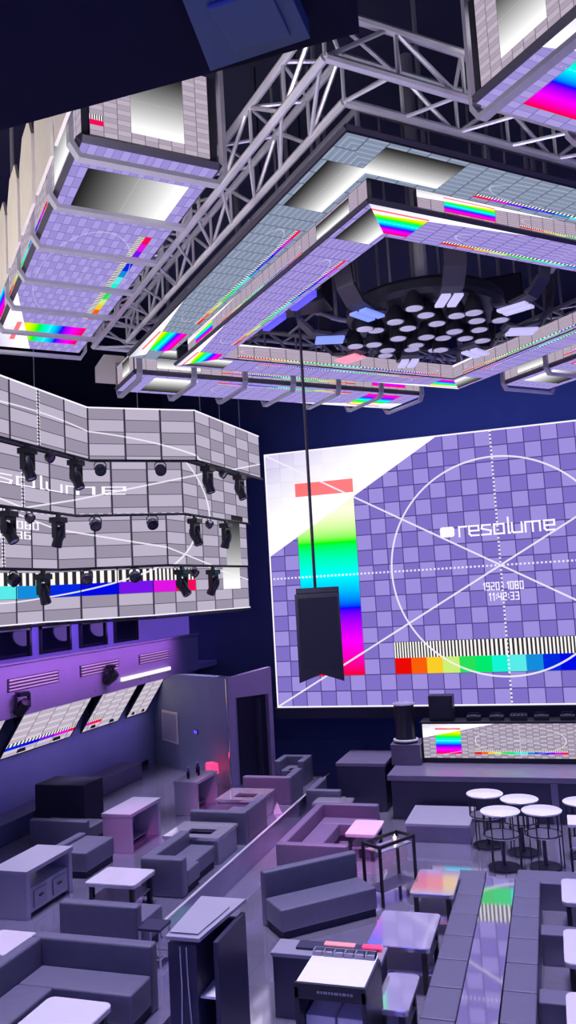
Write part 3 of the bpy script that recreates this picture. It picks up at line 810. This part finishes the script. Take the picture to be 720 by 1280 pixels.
# pillar / doorway block at the back left
pl = thing('doorway_block', 'slate coloured doorway block with a rounded shoulder in the back left corner', 'wall', (0, 0, PF))
bm = nb()
P0, P1, P2 = Vector((-11.98, 22.7)), Vector((-8.25, 19.64)), Vector((-7.35, 20.7))
def wallpoly(bm, a, b, z0, zt0, zt1, th, round_a=0.0):
    d = (b - a); L = d.length; d.normalize(); n = Vector((-d.y, d.x))
    pts = [(0, z0), (L, z0), (L, zt1)]
    if round_a:
        for i in range(9):
            t = PI / 2 * i / 8; pts.append((round_a - round_a * math.sin(t), zt0 - round_a * (1 - math.cos(t))))
    else: pts.append((0, zt0))
    fr = [bm.verts.new((a.x + d.x * s, a.y + d.y * s, z)) for s, z in pts]; bk = [bm.verts.new((a.x + d.x * s + n.x * th, a.y + d.y * s + n.y * th, z)) for s, z in pts]
    bm.faces.new(fr); bm.faces.new(list(reversed(bk))); k = len(pts)
    for i in range(k): bm.faces.new((fr[i], bk[i], bk[(i + 1) % k], fr[(i + 1) % k]))
wallpoly(bm, P0, P1, 0, 2.72, 2.80, .3, 1.7); bmesh.ops.recalc_face_normals(bm, faces=bm.faces)
link('front_panel', bm, 'pillar', pl)
bm = nb(); d = (P2 - P1).normalized()
wallpoly(bm, P1 + d * .0, P1 + d * .25, 0, 2.8, 2.8, .2); wallpoly(bm, P1 + d * .25, P2, 2.25, 2.8, 2.95, .2); wallpoly(bm, P2 - d * .12, P2, 0, 2.25, 2.25, .2)
bmesh.ops.recalc_face_normals(bm, faces=bm.faces); link('door_surround', bm, 'parapet', pl)
bm = nb(); tube(bm, (P1.x + .04, P1.y - .03, 0), (P1.x + .04, P1.y - .03, 2.78), .03, 6); o = link('corner_strip', bm, 'chrome', pl); o['label'] = 'bright metal corner strip'
dd = structure(link('door_1', boxes((-7.7, -7.6, 20.35, 20.45, PF, 2.6)), 'soft_black'))
bm = nb(); wallpoly(bm, P1 + d * .27 + Vector((-.12, .1)), P2 - d * .13 + Vector((-.12, .1)), 0, 2.24, 2.24, .05); bmesh.ops.recalc_face_normals(bm, faces=bm.faces)
link('door_leaf', bm, 'soft_black', pl)
df = (P1 - P0).normalized(); nf = Vector((df.y, -df.x))
def on_front(s, z, off=0.0): p = P0 + df * s + nf * off; return (p.x, p.y, PF + z)
rzf = math.atan2(df.y, df.x)
t = thing('framed_notice', 'framed pale notice on the slate doorway block', 'picture', on_front(1.25, .72, .012), rzf)
bm = nb(); box(bm, -.55, .55, -.03, .0, 0, .9, .01); link('frame', bm, 'plate', t)
bm = boxes((-.49, .49, -.036, -.03, .06, .84)); link('sheet', bm, 'artwork', t)
t = thing('blue_indicator', 'small blue lit indicator on the slate doorway block', 'light', on_front(3.0, 1.15, .012), rzf)
bm = nb(); box(bm, -.11, .11, -.03, 0, 0, .13, .01); link('housing', bm, 'black', t)
bm = nb(); box(bm, -.09, .09, -.036, -.03, .02, .11); link('face', bm, 'blue_led', t)
t = thing('red_lamp', 'glowing red lamp box at the foot of the slate doorway block', 'light', on_front(4.35, 0, .25), rzf)
bm = nb(); box(bm, .02, .14, -.06, .06, 0, .34, .02); link('housing', bm, 'black', t)
bm = nb(); box(bm, -.2, .16, -.1, .1, .34, .60, .02); link('lamp', bm, 'red', t)
L = bpy.data.lights.new('red_glow', 'POINT'); L.energy = 2; L.color = (1, .05, .15); L.shadow_soft_size = .1
lo = bpy.data.objects.new('red_glow', L); q = on_front(4.45, .7, .6); lo.location = q; col.objects.link(lo)

# ================================================================== STAGE + BOOTH
t = thing('stage', 'long low dark stage with a grey ledge below the video wall', 'stage', (0, 18.9, 0))
bm = nb(); box(bm, -3.98, 7.9, 0, 3.0, .88, 1.0, .01); link('ledge', bm, 'stage', t)
bm = nb(); box(bm, -3.9, 7.9, .06, 3.0, 0, .88); link('front', bm, 'stage_dark', t)
bm = nb(); box(bm, -.35, -.2, .03, .06, 0, .86); link('post', bm, 'stage', t)
t = thing('stage_wing', 'dark block with purple-grey top left of the stage ledge', 'stage', (-4.75, 19.5, 0))
bm = nb(); box(bm, -.62, .62, 0, 1.6, 1.06, 1.14, .01); link('top', bm, 'stage', t)
bm = nb(); box(bm, -.6, .6, .02, 1.58, 0, 1.06); link('front', bm, 'stage_dark', t)
BT = 20.3
t = thing('dj_booth', 'booth on the stage fronted by a wide test card screen', 'booth', (-1.13, BT, 1.0))
bw = 2.17; bz0, bz1 = .12, .94
slab('front_screen', [(-bw, 0, bz0), (bw + .6, 0, bz0), (bw + .6, 0, bz1), (-bw, 0, bz1)], [(-15, -8.44), (17, -8.44), (17, 8.44), (-15, 8.44)], (0, .06, 0), 'card_booth', t)
bm = nb(); box(bm, -bw - .05, bw + .65, .06, .62, .0, bz1, .01); box(bm, -bw - .05, bw + .65, -.06, .62, bz1, bz1 + .05, .01); box(bm, -bw, bw + .6, .01, .06, 0, bz0 - .01); link('body', bm, 'black', t)
tz = 1.0 + bz1 + .05
def deck(label, x, w=.17):
    g = thing('media_deck', label, 'deck', (x, BT + .28, tz), 0, 'decks on the booth')
    bm = nb(); box(bm, -w, w, -.18, .18, 0, .10, .01); link('body', bm, 'black', g)
    bm = nb(); lathe(bm, [(0, .115), (.10, .115), (.105, .10)], 20, (0, -.04, 0)); link('platter', bm, 'frame', g)
    bm = nb(); box(bm, -w * .8, w * .8, .10, .13, .10, .16, .005); bm.transform(Matrix.Identity(4)); link('display', bm, 'dark_glass', g)
for i, x in enumerate((-2.05, -1.5, -.45, .15)):
    deck('black media deck on the booth, %s from the left' % words[i], x)
g = thing('mixer', 'black mixer in the middle of the booth top', 'mixer', (-.98, BT + .28, tz))
bm = nb(); box(bm, -.2, .2, -.2, .2, 0, .12, .01); link('body', bm, 'black', g)
bm = nb()
for a in range(4):
    for b in range(4): lathe(bm, [(.015, .12), (.013, .15), (0, .15)], 8, (-.14 + a * .093, -.12 + b * .08, 0))
link('knob_row', bm, 'frame', g)
g = thing('stage_riser', 'grey riser block on the stage left of the booth screen', 'riser', (-3.70, BT, 1.0))
bm = nb(); box(bm, -.36, .36, -.35, .5, 0, .46, .01); link('body', bm, 'stage', g)
bm = nb(); box(bm, -.37, .37, -.36, .5, .46, .5, .008); link('top', bm, 'stage', g)
g = thing('monitor_speaker', 'black square monitor speaker standing on the left end of the booth', 'speaker', (-2.82, BT + .26, tz))
bm = nb(); box(bm, -.3, .3, -.2, .2, 0, .62, .02); link('cabinet', bm, 'black', g)
bm = nb(); box(bm, -.25, .25, -.215, -.2, .06, .56, .01); link('grille', bm, 'grille', g)
g = thing('stage_barrel', 'dark drum shaped stand with a bright rim left of the booth', 'stand', (-3.72, BT - .05, 1.5))
bm = nb(); lathe(bm, [(0, 0), (.27, 0), (.27, .03), (.25, .06), (.25, .92), (0, .92)], 24); link('drum', bm, 'black', g, smooth=True)
bm = nb(); lathe(bm, [(.26, .92), (.28, .94), (.26, .97), (0, .97)], 24); link('top', bm, 'grey_top', g, smooth=True)
bm = nb(); lathe(bm, [(.27, .05), (.31, .06), (.31, .09), (.27, .10)], 24); link('bottom_rim', bm, 'lamp_white', g, smooth=True)

# ================================================================== FURNITURE BUILDERS
def sofa(label, loc, w, d, sides, rz=0.0, sh=.45, bh=.78, sd=.62, bt=.17, group='grey leather booth sofas', dark=False, arm=None):
    """booth sofa centred on loc; sides: which edges carry a backrest (F far, N near, L, R)"""
    t = thing('booth_sofa', label, 'sofa', loc, rz, group)
    x0, x1, y0, y1 = -w / 2, w / 2, -d / 2, d / 2
    lth = 'sofa'
    seats = []; backs = []
    ys, ye = y0, y1
    if 'F' in sides: backs.append((x0, x1, y1 - bt, y1)); seats.append((x0, x1, max(y1 - bt - sd, y0), y1 - bt)); ye = y1 - bt - sd
    if 'N' in sides: backs.append((x0, x1, y0, y0 + bt)); seats.append((x0, x1, y0 + bt, min(y0 + bt + sd, y1))); ys = y0 + bt + sd
    bys, bye = (y0 + bt if 'N' in sides else y0), (y1 - bt if 'F' in sides else y1)
    if 'L' in sides:
        backs.append((x0, x0 + bt, bys, bye)); 
        if ye - ys > .1: seats.append((x0 + bt, min(x0 + bt + sd, x1), ys, ye))
    if 'R' in sides:
        backs.append((x1 - bt, x1, bys, bye)); 
        if ye - ys > .1: seats.append((max(x1 - bt - sd, x0), x1 - bt, ys, ye))
    xs = x0 + (bt if 'L' in sides else 0); xe = x1 - (bt if 'R' in sides else 0)
    bm = nb(); 
    for s in seats:
        a, b = max(s[0], xs), min(s[1], xe)
        box(bm, a + .03, b - .03, s[2] + .03, s[3] - .03, 0, .11)
    link('plinth', bm, 'soft_black', t)
    for s in seats:
        a, b = max(s[0], xs), min(s[1], xe)
        bm = nb(); box(bm, a + .004, b - .004, s[2] + .004, s[3] - .004, .11, sh, .03, seg=3); link('seat', bm, lth, t, smooth=True)
    for s in backs:
        bm = nb(); box(bm, s[0], s[1], s[2], s[3], .0, bh, .035, seg=3); link('backrest', bm, lth, t, smooth=True)
    return t
def low_table(label, loc, w, d, h=.6, rz=0.0, top='table_top', shelf=True, group='low glossy tables', r=.06):
    t = thing('low_table', label, 'table', loc, rz, group)
    bm = nb(); prism(bm, rrect(-w / 2, w / 2, -d / 2, d / 2, r), h - .06, h, bev=.008); link('table_top', bm, top, t)
    for sx in (-1, 1):
        for sy in (-1, 1):
            bm = nb(); x, y = sx * (w / 2 - .09), sy * (d / 2 - .09); box(bm, x - .035, x + .035, y - .035, y + .035, 0, h - .06, .005); link('leg', bm, 'black', t)
    if shelf:
        bm = nb(); box(bm, -w / 2 + .06, w / 2 - .06, -d / 2 + .06, d / 2 - .06, h * .42, h * .42 + .03, .005); link('lower_shelf', bm, 'drawer', t)
    return t
def well_table(label, loc, w, d, h=.55, rz=0.0):
    t = thing('well_table', label, 'table', loc, rz, 'pale tables with a dark well')
    bm = nb(); a, b = w * .18, d * .16
    for q in ((-w / 2, -a, -d / 2, d / 2), (a + w * .1, w / 2, -d / 2, d / 2), (-a, a + w * .1, -d / 2, -b - d * .12), (-a, a + w * .1, b - d * .12, d / 2)): box(bm, *q, h - .06, h, .004)
    link('table_top', bm, 'table_top', t)
    bm = boxes((-a - .01, a + w * .1 + .01, -b - d * .12 - .01, b - d * .12 + .01, h - .16, h - .13)); link('well', bm, 'soft_black', t)
    bm = nb()
    for q in ((-w / 2 + .03, -w / 2 + .07, -d / 2 + .03, d / 2 - .03), (w / 2 - .07, w / 2 - .03, -d / 2 + .03, d / 2 - .03), (-w / 2 + .07, w / 2 - .07, d / 2 - .07, d / 2 - .03), (-w / 2 + .07, w / 2 - .07, -d / 2 + .03, -d / 2 + .07)): box(bm, *q, 0, h - .06)
    link('base', bm, 'drawer', t)
    return t
def console(label, loc, w, d, h=.75, rz=0.0, drawers=True):
    t = thing('console_table', label, 'console', loc, rz, 'grey console tables on the left platform')
    bm = nb(); box(bm, -w / 2, w / 2, -d / 2, d / 2, h - .07, h, .008); link('top', bm, 'grey_top', t)
    for s in (-1, 1):
        bm = nb(); y = s * (d / 2 - .06); box(bm, -w / 2 + .02, w / 2 - .02, y - .05, y + .05, 0, h - .07, .006); link('end_panel', bm, 'grey_top', t)
    if drawers:
        bm = nb(); box(bm, -w / 2 + .05, w / 2 - .05, -d / 2 + .11, d / 2 - .11, .06, h * .58, .005); link('drawer_case', bm, 'grey_top', t)
        for s in (-1, 1):
            bm = nb(); y = s * d * .2; box(bm, w / 2 - .05, w / 2 - .025, y - d * .13, y + d * .13, .12, h * .50, .005); dr = link('drawer', bm, 'drawer', t)
            bm = nb(); box(bm, w / 2 - .025, w / 2 - .005, y - .05, y + .05, h * .34, h * .38, .003); link('handle', bm, 'frame', dr)
    else:
        bm = nb(); box(bm, -w / 2 + .05, w / 2 - .3, -d / 2 + .11, d / 2 - .11, .05, .09, .005); link('shelf', bm, 'drawer', t)
        bm = nb(); box(bm, -w / 2 + .04, -w / 2 + .08, -d / 2 + .11, d / 2 - .11, 0, h - .07, .004); link('back_panel', bm, 'drawer', t)
    return t
def pouf(label, loc, w, d, h, group):
    t = thing('cube_pouf', label, 'pouf', loc, 0, group)
    bm = nb(); box(bm, -w / 2 + .004, w / 2 - .004, -d / 2 + .005, d / 2 - .005, .06, h, .018, seg=3); link('cushion', bm, 'sofa', t, smooth=True)
    bm = nb(); box(bm, -w / 2 + .03, w / 2 - .03, -d / 2 + .03, d / 2 - .03, 0, .06); link('plinth', bm, 'soft_black', t)
    return t

# ================================================================== LEFT PLATFORM FURNITURE
tag(link('wall_bench', boxes((-11.95, -11.3, 9.0, 20.6, PF, PF + .42), bev=.02), 'sofa_dark'), 'long dark bench built along the left wall', 'bench')
def rng(a, b): return (a + b) / 2
sofa('dark sofa seen from its back before the big black cabinet at the left wall', (-10.05, 15.1, PF), 1.35, .9, 'N', sh=.36, bh=.52)
tag(link('subwoofer', boxes((-11.25, -10.0, 15.6, 16.4, PF, PF + 1.0), bev=.02), 'soft_black'), 'big black cabinet standing against the left wall behind the dark sofa', 'cabinet')
console('nearest grey console with two drawers at the left edge', (-8.62, 11.85, PF), .72, 1.3)
console('further grey console lit pink underneath, left of the sofas', (-8.55, 15.1, PF), .66, 1.3, drawers=False)
sofa('small dark sofa standing between the two grey consoles', (-8.75, 13.55, PF), .8, 1.0, 'L', bh=.5)
sofa('dark corner sofa at the left edge in front of the near console', (-9.1, 10.3, PF), 1.0, .9, 'L', bh=.55)
HB = dict(sh=.38, bh=.62)
low_table('low pale table behind the navy backed sofa, left of the tall-backed sofa', (-7.02, 11.95, PF), .9, .75, .5, top='pale_top')
sofa('sofa seen from its navy back in front of the low pale table', (-6.45, 10.75, PF), 1.25, .9, 'N', bh=.7)
sofa('grey sofa with a blunt near end, right of the low pale table', (-6.56, 13.25, PF), .78, 1.55, 'LN', bt=.2, sd=.5, **HB)
well_table('white-lavender table with dark well behind the blunt ended grey sofa', (-6.78, 14.58, PF), 1.15, .98, .48)
sofa('L shaped sofa, long back to the platform edge, between the white-lavender and pink-lit well tables', (-6.75, 15.95, PF), 1.2, 1.3, 'NR', **HB)
well_table('pink-lit table with dark well by the doorway block', (-6.88, 17.25, PF), 1.05, 1.0, .48)
sofa('L shaped sofa, long back to the platform edge, behind the pink-lit well table', (-6.75, 18.75, PF), 1.2, 1.0, 'NR', **HB)
tb = sofa('furthest grey sofa on the platform with a dark hollow front', (-6.75, 20.4, PF), .8, .8, 'LFR', sd=.3, **HB)
sofa('L shaped grey sofa in the lower left corner', (-5.78, 8.2, PF), 1.7, 2.0, 'FL', sd=.5)
low_table('pale glossy table inside the lower left corner sofa', (-5.28, 7.6, PF), .8, .95, .6, top='pale_top', r=.09)
low_table('whitish table at the left edge behind the corner sofa', (-7.25, 9.3, PF), .6, .7, .55, top='pale_top')
t = thing('side_stool', 'black framed stool right of the navy sofa back', 'stool', (-5.55, 10.3, PF), 0)
bm = nb(); box(bm, -.17, .17, -.17, .17, .46, .5, .008); link('seat', bm, 'dark', t)
for sx in (-1, 1):
    for sy in (-1, 1):
        bm = nb(); tube(bm, (sx * .15, sy * .15, 0), (sx * .15, sy * .15, .46), .014, 6); link('leg', bm, 'steel', t)
bm = nb(); path(bm, [(-.15, -.15, .1), (.15, -.15, .1), (.15, .15, .1), (-.15, .15, .1)], .01, 6, True); link('foot_rail', bm, 'steel', t)

console('furthest grey console on the platform, with bottles on top, left of the red lamp', (-8.3, 17.7, PF), .6, 1.2, drawers=False)
for i, (x, y, h) in enumerate(((-8.35, 17.4, .26), (-8.25, 17.75, .30), (-8.4, 18.0, .22))):
    g = thing('bottle', ['nearest of three bottles on the furthest console', 'middle and tallest of three bottles on the furthest console', 'last and shortest of three bottles on the furthest console'][i], 'bottle', (x, y, PF + .75), 0, 'bottles on the furthest console')
    bm = nb(); lathe(bm, [(0, 0), (.035, 0), (.037, h * .6), (.014, h * .78), (.014, h), (0, h)], 12); link('glass_body', bm, 'dark_glass', g, smooth=True)
    bm = nb(); lathe(bm, [(0, h), (.016, h), (.016, h + .025), (0, h + .025)], 10); link('cap', bm, 'white_top', g)
g = thing('table_tent', 'small white folded card standing at the platform edge', 'card', (-6.25, 17.55, PF), .4)
bm = nb(); prism(bm, [(-.09, 0), (.09, 0), (0, .22)], -.07, .07)
for v in bm.verts: v.co = Vector((v.co.x, v.co.z, v.co.y))
bmesh.ops.recalc_face_normals(bm, faces=bm.faces); link('card', bm, 'white_top', g)
# podium stand
t = thing('podium', 'black podium stand with slanted grey top on the aisle', 'podium', (-4.22, 9.1, 0), 0)
bm = nb(); box(bm, -.30, .06, -.42, .42, 0, 1.45, .01); link('body', bm, 'dark', t)
bm = nb(); box(bm, .27, .33, -.42, .45, 0, 1.5, .01); link('side_panel', bm, 'dark', t)
for z in (.35, .85):
    bm = nb(); box(bm, .06, .27, -.36, .38, z, z + .03, .004); link('shelf', bm, 'white_top', t)
bm = nb(); box(bm, .06, .27, .38, .42, 0, 1.45); link('back_panel', bm, 'dark', t)
bm = nb(); prism(bm, [(-.30, -.46), (.12, -.46), (.34, .46), (-.26, .46)], 1.5, 1.54)
for v in bm.verts: v.co.z += (v.co.y + .46) * .12
link('top', bm, 'grey_top', t)
bm = nb(); prism(bm, [(-.27, -.40), (.08, -.40), (.22, .22), (-.16, .22)], 1.545, 1.56)
for v in bm.verts: v.co.z += (v.co.y + .46) * .12
link('slanted_plate', bm, 'grey_top', t)
for x in (-.14, -.06):
    bm = nb(); path(bm, [(x, -.43, 1.42), (x + .01, -.435, 1.0), (x - .01 + (.05 if x > -.1 else 0), -.435, .5), (x + .03, -.44, .02)], .008, 6); link('cable', bm, 'cable', t)

# ================================================================== PIT FURNITURE
sofa('U shaped pink-lit sofa in the pit beside the platform edge', (-4.67, 16.35, 0), 1.4, 3.0, 'NLF', sd=.48, sh=.36, bh=.64)
low_table('pale table standing inside the U shaped pink-lit sofa', (-4.0, 16.5, 0), .62, 1.0, .52, top='pale_top')
sofa('far pit sofa beside the stage wing, partly hidden', (-5.55, 19.5, 0), .85, 1.3, 'NL', sd=.45, sh=.36, bh=.64)
low_table('small purple-lit table between the U sofa and the stage wing', (-5.2, 18.5, 0), .9, .6, .5)
sofa('dark sofa standing askew in the middle of the pit', (-4.0, 13.12, 0), 1.75, .9, 'F', rz=math.radians(43), bh=.85)
# bar cart
t = thing('bar_cart', 'tall black-framed serving cart behind the askew sofa', 'cart', (-3.06, 14.28, 0), math.radians(-32))
cw, cd, chh = .20, .43, 1.0
for sx in (-1, 1):
    for sy in (-1, 1):
        bm = nb(); box(bm, sx * cw - .022, sx * cw + .022, sy * cd - .022, sy * cd + .022, 0, chh, .004); link('post', bm, 'black', t)
bm = nb()
for sy in (-1, 1): box(bm, -cw, cw, sy * cd - .02, sy * cd + .02, chh - .05, chh)
for sx in (-1, 1): box(bm, sx * cw - .02, sx * cw + .02, -cd, cd, chh - .05, chh)
link('top_rail', bm, 'black', t)
bm = nb(); box(bm, -cw + .02, cw - .02, -cd + .02, cd - .02, chh - .14, chh - .12); link('tray', bm, 'table_top', t)
bm = nb(); box(bm, -cw + .02, cw - .02, -cd + .02, cd - .02, .22, .25); link('lower_shelf', bm, 'grey_top', t)
t = thing('candle_holder', 'small lit candle glass on the serving cart', 'candle', (-2.97, 14.42, chh - .12))
bm = nb(); lathe(bm, [(0, 0), (.04, 0), (.045, .1), (.04, .1), (.035, .02), (0, .02)], 14); link('glass', bm, 'glass', t)
bm = nb(); lathe(bm, [(0, .02), (.016, .03), (.016, .10), (.008, .13), (0, .15)], 10); link('flame', bm, 'candle', t)
low_table('low table with red and yellow reflections right of the serving cart', (-2.15, 13.45, 0), .68, 1.1, .6)
low_table('wide pale table in front of the askew sofa', (-2.33, 11.6, 0), .85, 1.18, .6)
low_table('low table with a green reflection beside the bar station', (-2.12, 9.85, 0), .40, .9, .6)
# dark counter
t = thing('counter_cabinet', 'black counter cabinet beside the bar station', 'cabinet', (-3.2, 10.3, 0))
bm = nb(); box(bm, -.6, .85, -.2, .22, .75, .8, .008); link('top', bm, 'drawer', t)
bm = nb(); box(bm, -.58, .83, -.18, .2, 0, .75, .008); link('body', bm, 'dark', t)
bm = nb(); box(bm, -.3, .75, -.06, .16, .80, .83, .006); link('tray', bm, 'dark', t)
tag(link('bar_mat', boxes((-3.15, -2.75, 10.35, 10.44, .832, .85), bev=.005), 'foot_pink'), 'pink lit strip lying on the black counter cabinet', 'strip')
tag(link('bar_mat', boxes((-2.65, -2.4, 10.35, 10.44, .832, .85), bev=.005), 'red'), 'red lit strip lying on the black counter cabinet', 'strip')
# bar station
t = thing('bar_station', 'bar station with white slanted top and six compartments in front', 'bar station', (-2.62, 9.1, 0))
bm = nb(); prism(bm, [(-.38, -.36), (.38, -.36), (.38, .40), (-.38, .40)], 1.10, 1.14)
link('work_top', bm, 'white_top', t)
for i in range(6):
    x = -.375 + i * .125; bm = nb()
    for a in ((x, x + .115, .26, .27), (x, x + .115, .38, .39), (x, x + .01, .27, .38), (x + .115, x + .115, .27, .38)): box(bm, *a, 1.14, 1.19)
    box(bm, x + .01, x + .105, .27, .38, 1.142, 1.15); link('compartment', bm, 'grey_top', t)
bm = nb(); box(bm, -.40, .40, -.40, -.36, .98, 1.14, .005); fp = link('front_strip', bm, 'black', t)
bm = nb(); x = -.14
for w in (.03, .02, .04, .02, .02, .05, .02, .04, .02, .03):
    box(bm, x, x + w, -.404, -.40, 1.05, 1.075); x += w + .012
link('lettering', bm, 'drawer', fp)
for s in (-1, 1):
    bm = nb(); box(bm, s * .375 - .025, s * .375 + .025, -.40, .40, 0, 1.10, .006); link('side_panel', bm, 'black', t)
bm = nb(); box(bm, -.35, .35, .36, .40, 0, 1.10); link('back_panel', bm, 'grey_top', t)
for s in (-1, 1):
    bm = nb(); box(bm, min(s * .345, s * .01), max(s * .345, s * .01), -.2, .30, .45, .72, .01); link('ice_bin', bm, 'white_top', t)
bm = nb(); box(bm, -.35, .35, -.34, .36, .28, .31); link('shelf', bm, 'white_top', t)

# ---- centre runway: mirror table between two rows of cube poufs
t = thing('runway_table', 'long narrow mirror-topped runway table between the grey poufs', 'table', (-1.18, 10.8, 0))
bm = nb(); prism(bm, [(-.225, -4.6), (.215, -4.6), (.235, 3.55), (-.225, 3.3)], .43, .48); link('mirror_top', bm, 'mirror_top', t)
bm = nb(); box(bm, -.2, .19, -4.55, 3.2, 0, .43); link('base', bm, 'soft_black', t)
ys = [14.05, 13.30, 12.55, 11.80, 11.05, 10.30, 9.55, 8.8, 8.05]
for i in range(8):
    pouf('%s grey pouf from the stage in the row left of the mirror runway' % words[i], (-1.62 , (ys[i] + ys[i + 1]) / 2, 0), .41, .74, .48, 'grey poufs along the runway')
for i in range(8):
    pouf('%s grey pouf from the stage in the row right of the mirror runway' % words[i], (-.745, (ys[i] + ys[i + 1]) / 2 + .06, 0), .40, .74, .48, 'grey poufs along the runway')
tag(link('low_block', boxes((-1.9, -1.45, 14.1, 14.6, 0, .42), bev=.02), 'sofa'), 'grey block at the far end of the left pouf row', 'pouf')
tag(link('end_bench', boxes((-.93, .6, 14.15, 14.75, 0, .42), bev=.02), 'sofa'), 'grey bench closing the far end of the right pouf row', 'bench')
for i, (y0, d) in enumerate(((12.35, 1.0), (10.7, 1.05), (9.0, .95))):
    low_table(['far pale table at the right edge, with a blue reflection', 'middle pale table at the right edge beside the poufs', 'nearest pale table at the right edge beside the poufs'][i], (.35 - .02, y0 + .85 - (.1 if i else -.2), 0), 1.1, d, .6, r=.1, top='pale_top')
for i, y0 in enumerate((12.18, 10.28)):
    tag(link('seat_divider', boxes((-.53, 1.2, y0, y0 + .34, 0, .42), bev=.02), 'sofa'), ['grey seat divider between the far and middle tables on the right', 'grey seat divider between the middle and nearest tables on the right'][i], 'bench')

# ---- round cage tables
def cage_table(label, loc, r=.37, h=1.05):
    t = thing('round_bar_table', label, 'table', loc, random.uniform(0, 1), 'round bar tables before the stage')
    bm = nb(); lathe(bm, [(0, h - .035), (r - .01, h - .035), (r, h - .02), (r, h - .008), (r - .01, h), (0, h)], 36); link('table_top', bm, 'white_top', t, smooth=True)
    for i in range(10):
        a = 2 * PI * i / 10; bm = nb(); tube(bm, (r * .9 * math.cos(a), r * .9 * math.sin(a), 0 if i % 3 == 0 else .62), (r * .9 * math.cos(a), r * .9 * math.sin(a), h - .035), .012, 6); link('post', bm, 'black', t)
    bm = nb(); path(bm, [(r * .9 * math.cos(2 * PI * i / 28), r * .9 * math.sin(2 * PI * i / 28), .62) for i in range(28)], .012, 6, True); link('ring', bm, 'black', t)
    bm = nb(); lathe(bm, [(0, .59), (r * .88, .59), (r * .88, .62), (0, .62)], 28); link('lower_shelf', bm, 'white_top', t)
    bm = nb(); lathe(bm, [(0, 0), (r * .8, 0), (r * .8, .03), (.05, .05), (.035, .09), (.035, .59), (0, .59)], 24); link('pedestal', bm, 'dark', t, smooth=True)
    return t
ct = ['furthest left round table in front of the stage', 'round table second from the left in the back row', 'round table at the right edge of the back row',
      'front row round table on the left, with black posts', 'front row round table in the middle, with lavender top']
for l, (x, y) in zip(ct, ((-1.63, 17.3), (-.93, 16.93), (.25, 16.85), (-1.25, 16.03), (-.5, 16.16))): cage_table(l, (x, y, 0))
t = thing('stacked_rack', 'black rack of white trays at the right edge by the round tables', 'rack', (.25, 15.2, 0))
for z in (.32, .72, 1.1):
    bm = nb(); box(bm, -.3, .5, -.3, .3, z, z + .05, .006); link('tray', bm, 'white_top', t)
for sx in (-.28, .48):
    for sy in (-.28, .28):
        bm = nb(); box(bm, sx - .02, sx + .02, sy - .02, sy + .02, 0, 1.1); link('post', bm, 'black', t)
t = thing('step_block', 'wide grey step block on the floor before the stage', 'step', (-2.66, 18.05, 0))
bm = nb(); box(bm, -.68, .68, -.72, .72, .32, .38, .012); link('top', bm, 'grey_top', t)
bm = nb(); box(bm, -.66, .66, -.70, .70, 0, .32); link('body', bm, 'stage', t)
